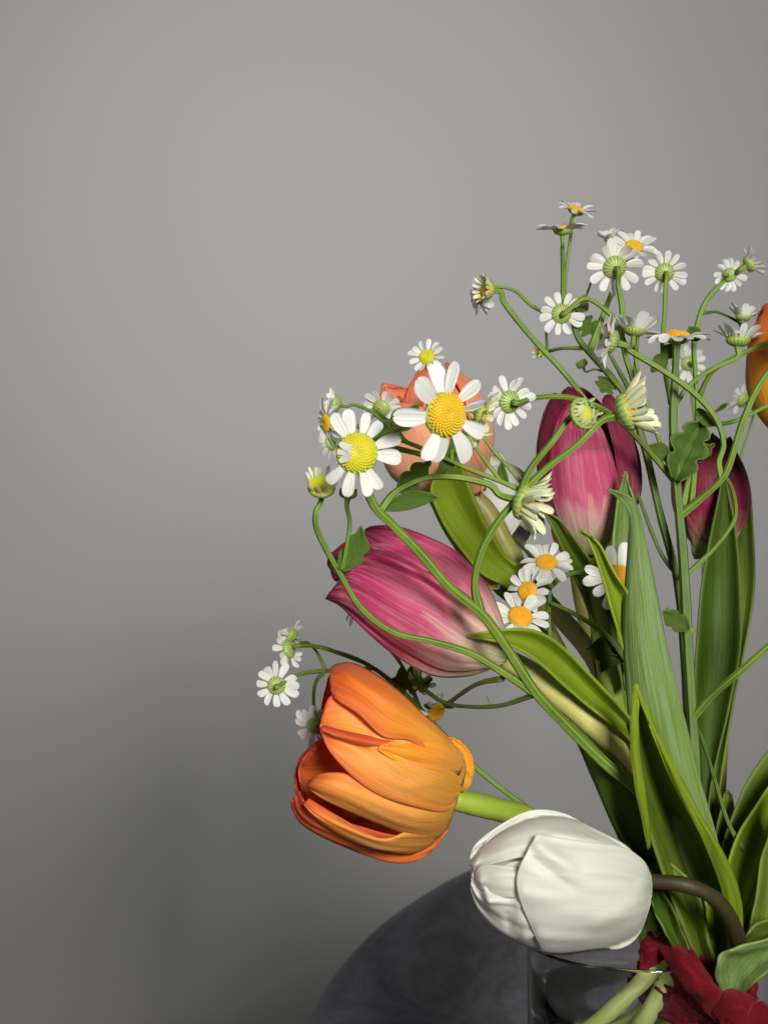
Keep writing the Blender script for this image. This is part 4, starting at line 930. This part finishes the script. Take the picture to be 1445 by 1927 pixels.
# --- far spray, soft in the background
R_ = spray('small blurred daisy spray furthest back at the right, its heads hidden by other stems', 1320, 1850, .58)
head(R_, 'f1', 1294, 684, .78, (-.10, .12, -.95), 38, n=12, tilt=-4, dr=.42)
head(R_, 'f2', 1397, 752, .76, (-.50, .45, -.60), 34, n=12, tilt=10, dr=.46)
stalk(R_, [(1325, 1850, .58), (1330, 1500, .66), (1325, 1150, .74), (1312, 850, .79), (1300, 730, .80)], 8, 6, to='f1', name='stem')
stalk(R_, [(1330, 1100, .74), (1380, 900, .77), (1415, 790, .775)], 6, 5, to='f2')

# ------------------------------------------------------------------ red band round the stems, glass vase, table
def ribbon():
    r = thing('fabric_ribbon', 'crumpled crimson red fabric band tied round the stems below the leaves', 'ribbon', P(1320, 1870, .54))
    c0 = np.array([1322., 1872.]); ax = np.array([.50, -.866]); pp = np.array([.80, .60])
    def wrap(name, off, half, a, b, seed, tw, amp):
        n, k = 150, 22; v, uv = [], []
        for j in range(k):
            s = 2 * j / (k - 1) - 1
            for i in range(n):
                th = 2 * math.pi * i / n
                w = half * (1 + .18 * math.sin(3 * th + seed)) * s
                ce = c0 + ax * (off + tw * math.cos(th + seed) + w) + pp * a * math.cos(th)
                q = Vector((math.cos(th) * 2.0 + seed, math.sin(th) * 2.0, s * .9))
                fold = (noise.noise(Vector((th * 1.3 + seed * 3, s * 2.6, seed))) * 1.0 + noise.noise(q * 3.1) * .55 + .35 * abs(noise.noise(Vector((s * 6, th * 1.0, seed)))) ) * amp
                dd = .538 - (b + fold - .0022 * s * s) * math.sin(th)
                ce = ce + pp * (fold * F / .53 * .8) * math.cos(th) + ax * noise.noise(q * 9.0) * 5 * abs(s) ** 3
                v.append(P(ce[0], ce[1], dd)); uv.append((i / n, j / (k - 1)))
        return part(name, v, grid_faces(k, n, True), MAT['ribbon'], r, uv, thick=.0009)
    wrap('band', -14, 46, 126, .021, 1.3, 10, .0042)
    wrap('band', 26, 26, 122, .0245, 4.1, 16, .0045)
    wrap('band', -48, 26, 128, .0235, 7.7, 12, .0042)
    def strip(name, rows, seed, amp=.0016):
        return leaf(rows, MAT['ribbon'], r, nv=46, nu=20, thick=.0009, seed=seed, name=name, ripple=amp)
    strip('knot', [(1224, 1764, 1262, 1762, .515, 1), (1248, 1798, 1300, 1786, .506, -5), (1282, 1850, 1330, 1832, .502, -7), (1318, 1892, 1362, 1862, .503, -5), (1350, 1925, 1392, 1888, .51, 0)], 2.0, .0022)
    strip('knot', [(1334, 1862, 1346, 1850, .512, 0), (1340, 1900, 1392, 1866, .503, -6), (1362, 1942, 1432, 1888, .503, -7), (1400, 1985, 1470, 1915, .51, -3)], 5.0, .0022)
    strip('tail', [(1385, 1905, 1412, 1915, .522, 1), (1400, 1875, 1424, 1885, .516, -2), (1412, 1850, 1422, 1856, .514, -1), (1416, 1836, 1420, 1838, .514, 0)], 8.0)
    strip('tail', [(1206, 1828, 1262, 1800, .515, -2), (1202, 1800, 1246, 1780, .513, -4), (1208, 1778, 1232, 1768, .515, -2), (1216, 1756, 1224, 1754, .519, 0)], 11.0)
ribbon()

def vase():
    d = .535; px = d / F
    cx, ytop, ybot = 1198, 1768, 2330
    c = P(cx, ybot, d)
    r = thing('glass_vase', 'clear thick walled glass vase holding the stems under the white tulip', 'vase', c)
    H = (ybot - ytop) * px; Ro = 205 * px
    prof = [(0, 0), (.80 * Ro, 0), (.90 * Ro, .02 * H), (.95 * Ro, .10 * H), (.99 * Ro, .4 * H), (1.0 * Ro, .75 * H), (1.0 * Ro, .97 * H), (.998 * Ro, .994 * H), (.985 * Ro, H), (.972 * Ro, .994 * H), (.966 * Ro, .97 * H), (.955 * Ro, .90 * H), (.92 * Ro, .82 * H), (.81 * Ro, .72 * H), (.78 * Ro, .55 * H), (.76 * Ro, .35 * H), (.70 * Ro, .2 * H), (.30 * Ro, .13 * H), (0, .12 * H)]
    a = cr(np.array(prof), 110); ns = 96; v = []
    for q, z in a:
        for j in range(ns):
            w = 2 * math.pi * j / ns
            fl = min(1, max(0, (.93 * H - z) / (.12 * H)))
            g = 1 + fl * .012 * noise.noise(Vector((math.cos(w) * 3, math.sin(w) * 3, z * 22))) + fl * .006 * noise.noise(Vector((math.cos(w) * 9, math.sin(w) * 9, z * 30)))
            v.append((c[0] + max(q, 0) * g * math.cos(w), c[1] + max(q, 0) * g * math.sin(w), c[2] + z))
    part('body', v, grid_faces(110, ns, True), MAT['glass'], r)
    t = thing('side_table', 'small dark wooden table top under the vase', 'table', c)
    v = []
    for (k, z) in cr(np.array([(0, 0), (.9, 0), (.985, -.002), (1, -.008), (1, -.016), (.985, -.022), (.9, -.024), (0, -.024)]), 36):
        for j in range(72):
            w = 2 * math.pi * j / 72
            v.append((c[0] - .03 + .2 * k * math.cos(w), c[1] - .01 + .2 * k * math.sin(w), c[2] - .001 + z))
    part('table_top', v, grid_faces(36, 72, True), MAT['wood'], t)
    tube_part('leg', [np.array([c[0] - .03, c[1] - .01, c[2] - .024]), np.array([c[0] - .03, c[1] - .01, 0.02])], [.022, .022], MAT['wood'], t, 16, 2)
vase()
